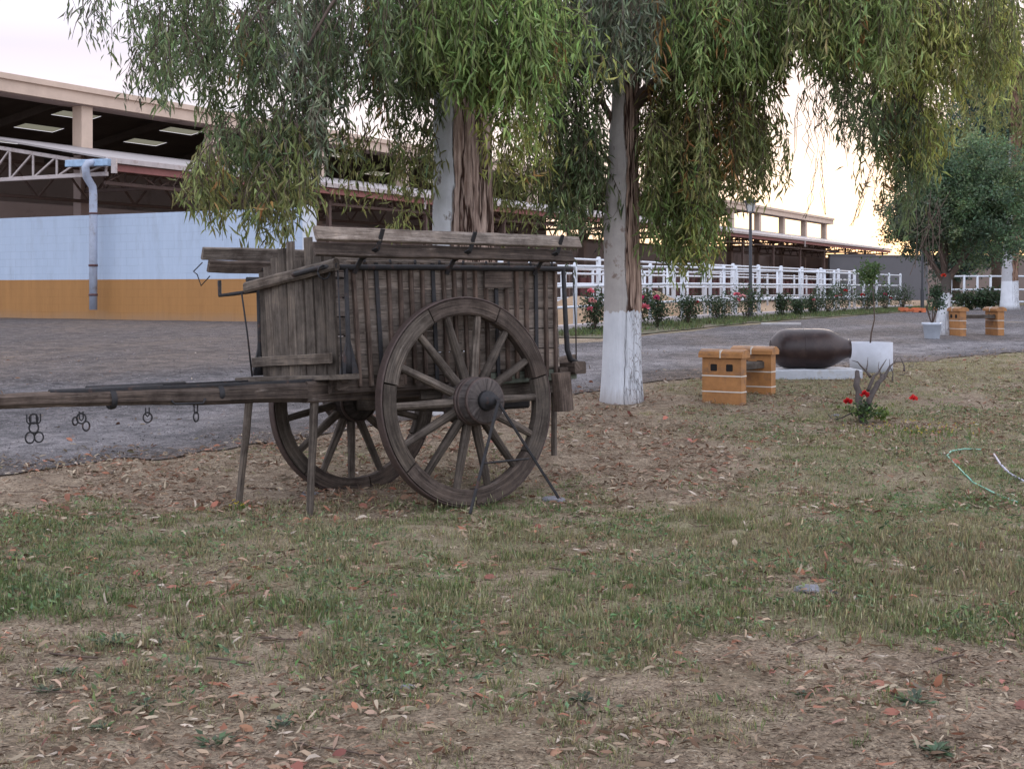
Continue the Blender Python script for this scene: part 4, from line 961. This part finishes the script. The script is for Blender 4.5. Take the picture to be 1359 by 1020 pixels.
limB = [((.06, 0, 3.55), P(930, 110, 16.2), .10, .03, .25), ((0, 0, 4.4), P(1000, -110, 16.2), .10, .03, .5), ((0, 0, 4.5), P(1130, -130, 16.4), .10, .03, .6), ((0, 0, 4.3), P(760, -100, 16.4), .08, .03, .3), ((0, 0, 4.6), P(1230, -110, 18.2), .10, .02, .7),
        ((0, 0, 4.5), P(1140, 75, 16.2), .03, .008, 1.0), ((0, 0, 4.6), P(1195, 130, 18), .035, .01, 1.2), ((0, 0, 3.2), P(770, 160, 16.4), .05, .012, .4)]
tb, _ = euc('eucalyptus with a whitewashed foot and leaning reddish bark, right of the cart', gb,
    [(0, 0, -.1), (0, 0, 1.2), (-.01, 0, 2.2), (.02, 0, 3.3), (.06, 0, 4.2), (.1, 0, 8.)], [.255, .225, .215, .18, .15, .1], MBk, regB, limB, 1.)
# bare dangling twigs
cr = MB()
for i in range(26):
    px = random.choice([1062, 1074, 1085, 1090, 1098, 1120, 1134]); d = random.uniform(15.5, 17); y0 = random.uniform(110, 135); y1 = random.choice([random.uniform(170, 215), random.uniform(180, 225)])
    pts = [P(px+random.gauss(0, 4), y0, d)]
    for k in range(5): pts.append(P(px+random.gauss(0, 5)+(k*2 if px > 1110 else -k*2.2 if px < 1070 else 0), y0+(y1-y0)*(k+1)/5, d))
    cr.tube([p-gb for p in pts], [.004]*5+[.002], 4, cap=False)
for (xa, ya, xb, yb) in ((1160, 215, 1130, 300), (1158, 220, 1136, 290), (1085, 210, 1070, 290), (1088, 200, 1096, 285), (1160, 230, 1163, 280)):
    for i in range(3):
        d = random.uniform(16, 17); pts = [P(xa+(xb-xa)*k/6+random.gauss(0, 2.5), ya+(yb-ya)*k/6, d)-gb for k in range(7)]; cr.tube(pts, .0035, 4, cap=False)
cr.build('bare_twigs', BARKD, tb)

# --- far eucalyptus at the right edge with whitewashed foot (D), crown mostly above the frame
pd = P(1340, 385, 61); pd.z = .66
td = empty('eucalyptus_tree', pd, 0, 'distant eucalyptus at the right edge with only its whitewashed foot showing below the leaves', 'tree')
trunk(td, [(0, 0, 0), (0, 0, 1.5), (.2, 0, 5), (.4, 0, 12)], [.42, .36, .33, .2], barkmat('far_gum_bark', 3., 1.35), nseg=40, nr=32)
cr = Crown()
for i in range(520):
    a = random.uniform(0, 6.28); r = 5*math.sqrt(random.random()); x = pd.x+r*math.cos(a)+1.; y = 61+r*math.sin(a); z = random.uniform(9, 16); l = random.uniform(1.5, 3)
    cr.strand((x, y, z), (x+random.gauss(0, .2), y, z-l), np.array(OLIVE)*random.uniform(.7, 1.3), .4, .3, .06, twig=False)
cr.build(td, pd)

# --- leafy blob-crown trees: leaves scattered in clumps
def clump_crown(cr, cen, rad, ncl, nl, clr, leaf, lw, cols, shell=.55, flat=1.):
    for i in range(ncl):
        v = rng.normal(size=3); v /= np.linalg.norm(v); k = shell+(1-shell)*random.random() if random.random() < .8 else random.random()*shell
        c = np.array(cen)+v*np.array(rad)*k; rr = clr*random.uniform(.6, 1.35)
        pts = c+rng.normal(size=(nl, 3))*rr*np.array([.5, .5, .42])
        D = rng.normal(size=(nl, 3)); D[:, 2] += .15; D /= np.linalg.norm(D, axis=1, keepdims=True)
        V, T = leaves(pts, D, leaf*rng.uniform(.6, 1.3, nl), lw*rng.uniform(.7, 1.3, nl))
        col = np.array(random.choice(cols))*random.uniform(.7, 1.3); cr.add(V, T, jitcol(col, nl, .2, .08))
pc = P(1252, 385, 31.8); pc.z = hz(pc.x, pc.y)-.03
tc_ = empty('citrus_tree', pc, 0, 'dense round bushy tree with whitewashed trunk behind the white flower pot', 'tree')
MC = barkmat('citrus_bark', 0., 1.02, smooth_pale=(.10, .085, .075), strip=(.1, .08, .07), above=(.09, .07, .06))
trunk(tc_, [(0, 0, 0), (0, 0, .5), (.05, 0, 1.05), (.08, 0, 1.5)], [.17, .15, .13, .12], MC, nseg=30, nr=32, shag=.03)
for q, r in (((-.75, .2, 2.6), .08), ((.7, -.2, 2.5), .09), ((.2, .5, 3.0), .08), ((-.3, -.5, 2.9), .06), ((1.4, .2, 3.0), .06), ((-1.2, -.2, 3.1), .045)):
    m = MB(); limb(m, (.06, 0, 1.25), q, r, .02, .0); m.build('limb', BARKD, tc_)
cr = Crown(); C3 = [(.12, .175, .10), (.14, .21, .11), (.10, .155, .09), (.19, .25, .12)]
clump_crown(cr, P(1300, 268, 31.8), (1.75, 1.6, 1.6), 420, 95, .26, .085, .04, C3, .4)
clump_crown(cr, P(1252, 255, 31.6), (.8, .8, 1.1), 110, 90, .24, .085, .04, C3, .3)
clump_crown(cr, P(1213, 292, 31.5), (.85, .8, .8), 150, 75, .22, .085, .04, [(.13, .155, .10), (.12, .15, .09)], .3)
clump_crown(cr, P(1185, 300, 31.5), (.35, .4, .45), 22, 26, .18, .08, .035, [(.12, .085, .05), (.06, .07, .045)], .3)
clump_crown(cr, P(1232, 200, 31.8), (.6, .5, .7), 50, 70, .2, .085, .04, C3, .3)
for i in range(16):
    a = P(random.gauss(1235, 18), random.uniform(250, 310), 30.2); e = P(random.gauss(1240, 20), random.uniform(310, 370), 30.1); mid = a.lerp(e, .5)+Vector((random.gauss(0, .15), 0, 0)); cr.tw.tube([a, mid, e], .008, 4, cap=False)
cr.build(tc_, pc)
# dark conifers far right
def conifer(px, d, zt, r, label, col=(.075, .12, .095)):
    p = P(px, 385, d); p.z = .6
    t = empty('pine_tree', p, 0, label, 'tree', 'dark trees beyond the road at the right')
    m = MB(); m.tube([(0, 0, 0), (0, 0, zt*.5), (0, 0, zt*.85)], [.3, .22, .06], 10); m.build('trunk', BARKD, t)
    cr = Crown(); clump_crown(cr, (p.x, d, zt*.58), (r, r, zt*.40), 380, 70, .8, .34, .12, [col, tuple(c*1.35 for c in col), tuple(c*.75 for c in col)], .5); cr.build(t, p)
conifer(1322, 82, 17.0, 4.2, 'tall dark bluish pine rising above the bushy tree at the right edge')
conifer(1268, 88, 12.0, 3.0, 'shorter dark pine half hidden behind the bushy tree')
conifer(1395, 86, 18.0, 4.6, 'tall dark pine standing partly beyond the right edge')
# left lobe shrub behind fence end
# ---------------------------------------------------------------- roses
FLC = {'pink': (.62, .16, .20), 'red': (.45, .02, .03), 'magenta': (.60, .05, .17), 'blush': (.70, .32, .32)}
def flower(cr, c, r, col):
    n = 22; v = rng.normal(size=(n, 3)); v[:, 2] = np.abs(v[:, 2])*.8; v /= np.linalg.norm(v, axis=1, keepdims=True)
    V, T = leaves(np.array(c)+v*r*.15, v, np.full(n, r), np.full(n, r*.9), bend=.25); cr.add(V, T, jitcol(col, n, .18, .05))
def rose_bush(px, d, w_, h_, flowers, label, leaf=.06, dens=1.):
    p = P(px, 385, d); p.z = hz(p.x, p.y)
    w_ *= 1.25; h_ *= .97; dens *= 2.6; leaf *= 1.25
    t = empty('rose_bush', p, 0, label, 'rose bush', 'rose bushes along the paddock fence')
    m = MB(); cr = Crown()
    for i in range(int(9)):
        a = random.uniform(0, 6.28); r = random.uniform(.2, 1)*w_*.8; e = Vector((r*math.cos(a), r*math.sin(a)*.8, h_*random.uniform(.6, .98))); m.tube([(0, 0, 0), e*.5+Vector((0, 0, h_*.08)), e], [.012, .009, .005], 5)
        cr.tw.v = cr.tw.v
        n = int(26*dens); pts = np.array(e)+rng.normal(size=(n, 3))*np.array([w_*.27, w_*.27, h_*.16])
        D = rng.normal(size=(n, 3)); D /= np.linalg.norm(D, axis=1, keepdims=True); V, T = leaves(pts, D, leaf*rng.uniform(.7, 1.4, n), leaf*.6*rng.uniform(.7, 1.3, n)); cr.add(V, T, jitcol((.045, .068, .035), n, .3, .1))
        pts = np.array(e)*.55+rng.normal(size=(n//2, 3))*np.array([w_*.25, w_*.25, h_*.18]); n = n//2
        D = rng.normal(size=(n, 3)); D /= np.linalg.norm(D, axis=1, keepdims=True); V, T = leaves(pts, D, leaf*rng.uniform(.7, 1.4, n), leaf*.6*rng.uniform(.7, 1.3, n)); cr.add(V, T, jitcol((.045, .065, .03), n, .3, .1))
    m.build('stems', BARKD, t)
    cr.build(t, (0, 0, 0), name='foliage')
    for (fx, fy, r, cname) in flowers:
        fc = Crown(); q = P(px+fx, 385, d-.15); flower(fc, (q.x-p.x, -.15, (p.z*0+EYE-(fy-HY)*d/F)-p.z), r, FLC[cname]); fc.build(t, (0, 0, 0), PETAL, 'bloom')
    return t
def vd(px):   # depth of the rose verge at a pixel column
    best = None
    for s in np.arange(-3, 60, .1):
        p = B(s, -18.5, 0)
        if CX+p.x/p.y*F >= px: return p.y
    return p.y
roses = [
 (788, .32, .95, [(-4, 387, .09, 'pink'), (-2, 400, .10, 'blush'), (-5, 411, .09, 'pink')], 'rose bush with blush blooms between the cart and the whitewashed trunk'),
 (848, .30, .95, [(2, 396, .11, 'magenta'), (8, 408, .13, 'pink')], 'rose bush with magenta blooms right against the whitewashed trunk'),
 (872, .36, .80, [(0, 396, .10, 'magenta')], 'rose bush with a single magenta bloom, second right of the whitewashed trunk'),
 (912, .42, .72, [(13, 402, .08, 'red')], 'low wide rose bush with one red bloom, left of the lamp'),
 (954, .40, .72, [], 'flowerless dark rose bush just left of the lamp'),
 (990, .50, 1.05, [(-12, 391, .11, 'pink'), (-4, 394, .10, 'blush'), (-11, 398, .09, 'pink')], 'tallest rose bush with pink blooms at the foot of the lamp'),
 (1038, .28, .72, [], 'narrow flowerless rose bush, first right of the lamp'),
 (1058, .30, .6, [], 'small low rose bush, second right of the lamp'),
 (1078, .32, .65, [(2, 398, .06, 'pink')], 'small rose bush with one pink bud behind the brown jar'),
 (1100, .5, .95, [(10, 393, .07, 'pink')], 'broad rose bush above the jar mouth'),
 (1120, .55, 1.15, [(2, 386, .08, 'red'), (-4, 392, .07, 'pink')], 'tall broad rose bush with red blooms left of the sapling'),
 (1150, .38, .85, [(-5, 392, .10, 'red')], 'rose bush with one red bloom left of the sapling stem'),
 (1176, .45, 1.0, [(-1, 391, .09, 'magenta'), (6, 396, .08, 'red')], 'rose bush with dark red blooms right of the sapling stem'),
 (1198, .5, 1.0, [], 'last dark rose bush at the fence end near the white pot'),
]
for px, w_, h_, fl, lab in roses: rose_bush(px, vd(px), w_, h_, fl, lab)
for px, w_, h_, lab in ((1288, .8, .8, 'yellowish low bush in front of the low white fence'), (1312, .6, .9, 'dark low bush in front of the low white fence, nearer the edge')):
    rose_bush(px, 62, w_, h_, [], lab, leaf=.12)
# small orange pile near the citrus tree
o = MB(); 
for i in range(12): o.box((random.gauss(0, .5), random.gauss(0, .15), .08+random.random()*.1), (.35, .2, .12), random.uniform(0, 3))
o = o.build('brick_pile', plain('orange_clay', (.50, .14, .06), .8, .3)); p = P(1224, 385, 55); o.location = (p.x, p.y, hz(p.x, p.y)); tag(o, 'low pile of orange-red bricks on the verge beside the bushy tree', 'brick pile')
# sapling in the planter
t = empty('sapling', SAP.location+Vector((0, 0, .40)), 0, 'thin young tree with a small green crown growing in the white planter', 'sapling')
m = MB(); m.tube([(-.02, 0, 0), (.0, 0, .2), (.05, 0, .42), (.03, 0, .8), (.01, 0, 1.15)], [.013, .012, .010, .009, .006], 7); m.build('trunk', BARKD, t)
cr = Crown(); clump_crown(cr, (0.0, 0, 1.10), (.25, .25, .30), 34, 22, .10, .06, .028, [(.11, .17, .06), (.08, .13, .05)], .2); cr.build(t, (0, 0, 0))
t = empty('pot_plant', POT.location+Vector((0, 0, .33)), 0, 'leafy shrub with a red bloom growing in the white ribbed pot', 'pot plant')
m = MB(); [m.tube([(0, 0, 0), (random.gauss(.05, .1), 0, .4), (random.gauss(.1, .14), random.gauss(0, .1), random.uniform(.6, 1.15))], .012, 5) for _ in range(5)]; m.build('stems', BARKD, t)
cr = Crown(); clump_crown(cr, (.10, 0, .7), (.2, .2, .5), 34, 24, .13, .07, .035, [(.05, .08, .045)], .2); cr.build(t, (0, 0, 0))
fc = Crown(); flower(fc, (.22, -.1, 1.10), .065, (.55, .05, .03)); fc.build(t, (0, 0, 0), PETAL, 'bloom')
# pruned rose stump
pr = G(1146, 562)
t = empty('rose_stump', pr, 0, 'pruned old rose stump with bare grey branches and red roses at its foot', 'rose bush')
STUMPB = plain('grey_stump_bark', (.075, .06, .055), .9, .35, 16, 0, .006)
def br(pts, r): m = MB(); m.tube([Vector(((x-1146)*pr.y/F, k*.08, -(y-562)*pr.y/F)) for k, (x, y) in enumerate(pts)], r, 8, jit=.3); m.build('branch', STUMPB, t)
br([(1148, 566), (1147, 556), (1149, 546), (1147, 536), (1150, 524), (1149, 514), (1153, 505), (1155, 497)], [0.0484, 0.0452, 0.0468, 0.0390, 0.0343, 0.0359, 0.0312, 0.0265])
br([(1150, 546), (1156, 532), (1163, 521), (1170, 517), (1178, 508), (1186, 505), (1194, 496), (1200, 490), (1208, 486), (1216, 478)], [0.0351, 0.0328, 0.0265, 0.0281, 0.0211, 0.0218, 0.0156, 0.0125, 0.0070, 0.0031])
br([(1152, 538), (1158, 527), (1166, 519), (1172, 511), (1180, 507), (1184, 500)], [0.0296, 0.0281, 0.0234, 0.0250, 0.0218, 0.0234]); br([(1152, 518), (1160, 505), (1165, 500), (1174, 496), (1180, 490), (1190, 479)], [0.0203, 0.0172, 0.0125, 0.0109, 0.0078, 0.0031])
br([(1155, 500), (1152, 493), (1148, 487), (1146, 482), (1140, 480)], [0.0187, 0.0125, 0.0094, 0.0062, 0.0023]); br([(1150, 490), (1154, 484), (1157, 475)], [0.0078, 0.0062, 0.0023]); br([(1200, 492), (1203, 486), (1200, 474)], [0.0109, 0.0078, 0.0031]); br([(1146, 552), (1134, 548), (1122, 556), (1112, 560), (1108, 553)], [0.0078, 0.0078, 0.0070, 0.0062, 0.0047])
br([(1184, 505), (1188, 496), (1186, 486), (1189, 478)], [0.0078, 0.0062, 0.0047, 0.0023]); br([(1206, 486), (1214, 487), (1219, 482)], [0.0047, 0.0039, 0.0023]); br([(1170, 498), (1168, 488), (1172, 481)], [0.0055, 0.0039, 0.0023]); br([(1194, 497), (1202, 498), (1210, 494)], [0.0047, 0.0039, 0.0023])
cr = Crown(); clump_crown(cr, (-.03, -.05, .14), (.24, .18, .12), 18, 14, .08, .05, .028, [(.05, .08, .035), (.09, .14, .04)], .2); clump_crown(cr, (.2, -.05, .10), (.12, .12, .05), 6, 14, .08, .05, .028, [(.12, .18, .04)], .2); cr.build(t, (0, 0, 0), name='foliage')
for x, y in ((1122, 533), (1143, 523)):
    fc = Crown(); flower(fc, ((x-1146)*pr.y/F, -.12, -(y-562)*pr.y/F), .055, (.50, .015, .02)); fc.build(t, (0, 0, 0), PETAL, 'bloom')
g = G(1212, 534); fc = Crown(); flower(fc, (g.x, g.y, g.z+.05), .05, (.75, .05, .05)); flower(fc, (g.x+.02, g.y, g.z+.03), .04, (.75, .05, .05)); fc.build(None, (0, 0, 0), PETAL, 'fallen_rose'); tag(bpy.data.objects['fallen_rose'], 'single bright red rose head lying on the grass right of the stump', 'flower')

# ---------------------------------------------------------------- hoses
def hose(name, pts, r, m_, label, lift=.012):
    m = MB(); q = [G(x, y)+Vector((0, 0, lift)) for x, y in pts]; m.tube(q, r, 8); o = m.build(name, m_); tag(o, label, 'hose')
GREEN = plain('green_hose_plastic', (.22, .48, .37), .5, .15, 8)
hose('garden_hose', [(1302, 598), (1280, 597), (1262, 600), (1257, 606), (1266, 616), (1280, 630), (1292, 642), (1310, 651), (1330, 661), (1350, 668)], .0065, GREEN, 'thin green garden hose half hidden in the grass at the right')
hose('grey_hose', [(1319, 604), (1328, 618), (1340, 630), (1362, 642), (1385, 650)], .010, plain('lilac_grey_plastic', (.42, .41, .50), .5, .1), 'pale lilac-grey hose running out of the right edge')

# ---------------------------------------------------------------- grass, weeds, litter
def scatter(n, dens, x0=None, y0=4.0, y1=22., margin=1.12):
    y = y0+(y1-y0)*rng.random(n)**1.35; x = (rng.random(n)*2-1)*(CX/F)*y*margin
    keep = rng.random(n) < dens(x, y); return x[keep], y[keep]
def noroad(x, y): return ~in_road(x, y+.25)
def make_grass():
    x, y = scatter(125000, lambda x, y: np.clip(grass_density(x, y), 0, 1)**1.3*noroad(x, y)*np.clip((fbm(x*5, y*5, 47)-.36)*5, .12, 1), y0=4.2, y1=28)
    n = len(x); nb = rng.integers(4, 15, n); th = rng.uniform(.45, 1.25, n)*(.55+.8*fbm(x*1.2, y*1.2, 44)); dry0 = rng.normal(size=n)*.10
    ix = np.repeat(np.arange(n), nb); m_ = len(ix); sp = rng.uniform(.008, .035, n)[ix]
    ox = rng.normal(size=m_)*sp; oy = rng.normal(size=m_)*sp; bx = x[ix]+ox; by = y[ix]+oy
    hb = rng.uniform(.015, .068, m_)*th[ix]*np.interp(by, [4, 6.5, 8, 10, 12, 20], [.6, .95, 1.05, .9, .7, .7])
    D = np.stack([ox/sp*.28+rng.normal(size=m_)*.16, oy/sp*.28+rng.normal(size=m_)*.16, np.ones(m_)], 1); D /= np.linalg.norm(D, axis=1, keepdims=True)
    w = rng.uniform(.0024, .0048, m_)*np.interp(by, [4, 8, 20], [.9, 1., 1.7]); Pb = np.stack([bx, by, H(bx, by)-.005], 1)
    side = np.cross(D, np.tile([[0, 1., 0]], (m_, 1)))+rng.normal(size=(m_, 3))*.4
    V, T = leaves(Pb, D, hb, w, side, bend=.16)
    dry = (fbm(x*.7, y*.7, 83)+np.clip((x-1)*.03, 0, .09)+dry0+np.clip((y-10)*.035, 0, .26))[ix]+rng.normal(size=m_)*.06
    c = np.where((dry > .56)[:, None], jitcol((.37, .33, .20), m_, .25, .06), np.where((dry > .44)[:, None], jitcol((.27, .29, .135), m_, .25, .08), jitcol((.175, .235, .095), m_, .25, .08)))
    o = np_mesh('grass', V, T, GRASSM, None, np.repeat(c, 4, 0)); tag(o, 'patchy green and straw-coloured grass growing on the bare earth', 'grass', kind='stuff')
    # seed-head stalks
    x, y = scatter(17000, lambda x, y: np.clip(grass_density(x, y)-.35, 0, 1)*(fbm(x*.9, y*.9, 55) > .47), y0=5.8, y1=13); n = len(x); z = H(x, y)
    D = rng.normal(size=(n, 3))*.13; D[:, 2] = 1; D /= np.linalg.norm(D, axis=1, keepdims=True); L = rng.uniform(.05, .12, n)
    Pb = np.stack([x, y, z], 1); V1, T1 = leaves(Pb, D, L, np.full(n, .0022), bend=.05); V2, T2 = leaves(Pb+D*L[:, None]*.65, D, L*.40, np.full(n, .0048), bend=.03)
    c1 = jitcol((.22, .23, .12), n, .2, .06); c2 = jitcol((.33, .32, .18), n, .2, .06)
    o = np_mesh('seed_grass', np.concatenate([V1, V2]), np.concatenate([T1, T2+len(V1)]), GRASSM, None, np.concatenate([np.repeat(c1, 4, 0), np.repeat(c2, 4, 0)])); tag(o, 'thin upright grass stalks with pale seed heads', 'grass', kind='stuff')
    # low broadleaf ground weeds in the green band
    x, y = scatter(60000, lambda x, y: np.clip(grass_density(x, y)-.2, 0, 1)*(fbm(x*1.3+7, y*1.3, 66) > .50)*noroad(x, y), y0=5., y1=18); n = len(x)
    D = rng.normal(size=(n, 3)); D[:, 2] = np.abs(D[:, 2])*.5+.15; D /= np.linalg.norm(D, axis=1, keepdims=True)
    V, T = leaves(np.stack([x, y, H(x, y)+rng.uniform(0, .04, n)], 1), D, rng.uniform(.02, .05, n), rng.uniform(.008, .018, n))
    o = np_mesh('ground_weeds', V, T, GRASSM, None, np.repeat(jitcol((.13, .18, .085), n, .3, .1), 4, 0)); tag(o, 'low dark green broad-leaved ground cover between the grass', 'ground cover', kind='stuff')
make_grass()
def make_verge_grass():
    n = 26000; s = rng.uniform(-4, 38, n); v = rng.uniform(-19.7, -17.6, n); x = PB.x+U.x*s+Vv.x*v; y = PB.y+U.y*s+Vv.y*v
    D = rng.normal(size=(n, 3))*.4; D[:, 2] = 1; D /= np.linalg.norm(D, axis=1, keepdims=True)
    k = fbm(x*1.1, y*1.1, 5)+rng.normal(size=len(x))*.06 > .50; x, y, D = x[k], y[k], D[k]; n = len(x)
    V, T = leaves(np.stack([x, y, H(x, y)+.02], 1), D, rng.uniform(.06, .18, n), np.full(n, .014)); o = np_mesh('verge_grass', V, T, GRASSM, None, np.repeat(jitcol((.14, .17, .075), n, .25, .1), 4, 0)); tag(o, 'green grass under the rose bushes along the fence', 'grass', kind='stuff')
make_verge_grass()
def litter_density(x, y):
    a = np.interp(y, [4, 6.2, 6.8, 9, 9.8, 10.5, 13, 17, 21], [.38, .42, .34, .4, .95, 1., 1., .8, .45]); return a*np.clip((fbm(x*1.3, y*1.3, 91)*.5+fbm(x*4.5, y*4.5, 93)*.5-.46+.05*(y > 9.6))*8, .05, 1)
def make_litter():
    x, y = scatter(190000, lambda x, y: litter_density(x, y)*np.where(in_road(x, y-.1), np.clip(1.2-(y-road_near(x))*.9, .03, 1), 1), y0=4.0, y1=26.); n = len(x)
    D = rng.normal(size=(n, 3)); D[:, 2] *= .22; D /= np.linalg.norm(D, axis=1, keepdims=True)
    side = rng.normal(size=(n, 3)); side[:, 2] *= .25
    big = rng.random(n) < .012
    L = np.where(big, rng.uniform(.05, .09, n), .018+.07*rng.random(n)**1.8)*np.where(y < 7, .85, 1.); Wd = np.where(big, L*rng.uniform(.4, .6, n), L*rng.uniform(.13, .28, n))
    V, T = leaves_arc(np.stack([x, y, H(x, y)+rng.uniform(.003, .016, n)], 1), D, L, Wd, side, rng.uniform(-.05, .28, n))
    pal = np.array([(.33, .27, .195), (.26, .19, .13), (.38, .32, .26), (.19, .115, .075), (.27, .12, .075), (.13, .085, .055), (.31, .21, .155), (.20, .18, .11)]); pw = np.array([.15, .2, .05, .22, .08, .2, .06, .05])
    idx = rng.choice(len(pal), n, p=pw/pw.sum()); c = pal[idx]*(1+rng.normal(size=(n, 1))*.2); red = big & (rng.random(n) < .5); c[red] = jitcol((.27, .12, .085), int(red.sum()), .25, .08)
    o = np_mesh('leaf_litter', V, T, LITM, None, np.repeat(np.clip(c, .01, .8), 8, 0)); tag(o, 'curled dry eucalyptus leaves scattered over earth and grass', 'leaf litter', kind='stuff')
    # straw crumbs and bark bits
    x, y = scatter(190000, lambda x, y: np.where(in_road(x, y), np.clip(1.-(y-road_near(x))*.8, .08, .9), .9)*np.clip((fbm(x*2, y*2, 17)-.3)*3, .15, 1), y0=4., y1=25); n = len(x)
    D = rng.normal(size=(n, 3)); D[:, 2] *= .12; D /= np.linalg.norm(D, axis=1, keepdims=True)
    V, T = leaves(np.stack([x, y, H(x, y)+rng.uniform(.003, .012, n)], 1), D, rng.uniform(.012, .045, n), rng.uniform(.002, .006, n), bend=.05)
    pal = np.array([(.075, .05, .035), (.24, .185, .13), (.15, .105, .07), (.40, .34, .26)]); c = pal[rng.choice(4, n, p=[.45, .17, .30, .08])]*(1+rng.normal(size=(n, 1))*.2)
    o = np_mesh('straw_crumbs', V, T, LITM, None, np.repeat(np.clip(c, .01, .8), 4, 0)); tag(o, 'fine straw and bark crumbs strewn on the earth', 'leaf litter', kind='stuff')
    # curled bark / twigs
    m = MB()
    for i in range(150):
        yy = random.uniform(4.6, 18); xx = random.uniform(-1, 1)*.38*yy
        if in_road(xx, yy): continue
        a = random.uniform(0, 6.28); L_ = random.uniform(.05, .28); z = hz(xx, yy); m.tube([(xx+L_*(k/3-.5)*math.cos(a)+random.gauss(0, .006), yy+L_*(k/3-.5)*math.sin(a)+random.gauss(0, .006), hz(xx+L_*(k/3-.5)*math.cos(a), yy+L_*(k/3-.5)*math.sin(a))+.012) for k in range(4)], random.uniform(.002, .005), 5)
    tag(m.build('fallen_twigs', BARKD), 'thin fallen twigs and bark strips on the ground', 'twigs', kind='stuff')
    # road pebbles
    n = 16000; x, y = scatter(n, lambda x, y: in_road(x, y)*.9, y0=11, y1=34); n = len(x); D = rng.normal(size=(n, 3)); D[:, 2] = np.abs(D[:, 2])*.3; D /= np.linalg.norm(D, axis=1, keepdims=True)
    V, T = leaves(np.stack([x, y, H(x, y)+.014], 1), D, rng.uniform(.012, .028, n), rng.uniform(.008, .02, n), bend=.3); pal = np.array([(.30, .28, .28), (.09, .085, .09), (.18, .17, .18)]); c = pal[rng.choice(3, n, p=[.25, .4, .35])]
    tag(np_mesh('road_pebbles', V, T, LITM, None, np.repeat(c, 4, 0)), 'loose stone chips on the gravel road', 'gravel', kind='stuff')
make_litter()
# broad weed rosettes in the foreground
weeds = [((148, 855), .10, 'dark weed rosette on bare earth near the left edge'), ((85, 895), .06, 'small bluish weed at far left'), ((375, 965), .075, 'dark broad-leaved weed, right of the lowest left one'), ((283, 990), .085, 'broad green weed lowest in the left foreground'), ((190, 938), .06, 'flat greyish weed left of centre on bare earth'),
         ((135, 968), .055, 'flat withered weed near the lower left corner'), ((1240, 1000), .10, 'bluish broad weed in the lower right corner'), ((1215, 935), .09, 'bluish green weed among dead leaves at right'), ((775, 932), .07, 'green weed tuft right of bottom centre'), ((1065, 625+300), .05, 'little dark weed right of centre foreground'), ((60, 920), .06, 'feathery green weed by the left edge')]
for (px, py), r, lab in weeds:
    g = G(px, py); cr = Crown(); n = 44; a = rng.uniform(0, 6.28, n); D = np.stack([np.cos(a), np.sin(a), rng.uniform(.02, .45, n)], 1); D /= np.linalg.norm(D, axis=1, keepdims=True)
    V, T = leaves(np.array([0, 0, .006])+D*(r*rng.uniform(0, .6, n))[:, None], D, r*rng.uniform(.2, .6, n), r*.20*rng.uniform(.5, 1.5, n), np.stack([-np.sin(a), np.cos(a), a*0], 1)+rng.normal(size=(n, 3))*.25, bend=.15); cr.add(V, T, jitcol((.085, .115, .07), n, .3, .1))
    o = np_mesh('weed', np.concatenate(cr.V), np.concatenate(cr.T), LEAFM, None, np.concatenate(cr.C)); o.location = g; tag(o, lab, 'weed', 'broad-leaved weeds in the foreground')
# yellow wildflowers and dandelion
for (px, py, nn, sx, lab) in ((1210, 576, 60, .35, 'patch of small yellow wildflowers in the grass right of the stump'), (318, 680, 8, .04, 'tiny yellow flowers at the foot of the left prop leg')):
    g = G(px, py); n = nn; q = np.stack([rng.normal(size=n)*sx, rng.normal(size=n)*sx*.7, np.zeros(n)], 1); q[:, 2] = H(g.x+q[:, 0], g.y+q[:, 1])-g.z+rng.uniform(.05, .10, n)
    V = []; T = []; C = []
    D = rng.normal(size=(n*4, 3)); D[:, 2] = .5; D /= np.linalg.norm(D, axis=1, keepdims=True); V, T = leaves(np.repeat(q, 4, 0), D, np.full(n*4, .013), np.full(n*4, .010)); n2 = n*3; qs = np.stack([rng.normal(size=n2)*sx, rng.normal(size=n2)*sx*.7, np.zeros(n2)], 1); qs[:, 2] = H(g.x+qs[:, 0], g.y+qs[:, 1])-g.z
    Ds = rng.normal(size=(n2, 3))*.3; Ds[:, 2] = 1; Ds /= np.linalg.norm(Ds, axis=1, keepdims=True); V2, T2 = leaves(qs, Ds, np.full(n2, .08), np.full(n2, .006))
    o = np_mesh('wildflowers', np.concatenate([V, V2]), np.concatenate([T, T2+len(V)]), PETAL, None, np.concatenate([np.repeat(jitcol((.55, .42, .05), n*4, .2, .05), 4, 0), np.repeat(jitcol((.15, .20, .06), n2, .2, .05), 4, 0)])); o.location = g; tag(o, lab, 'wildflowers', kind='stuff')
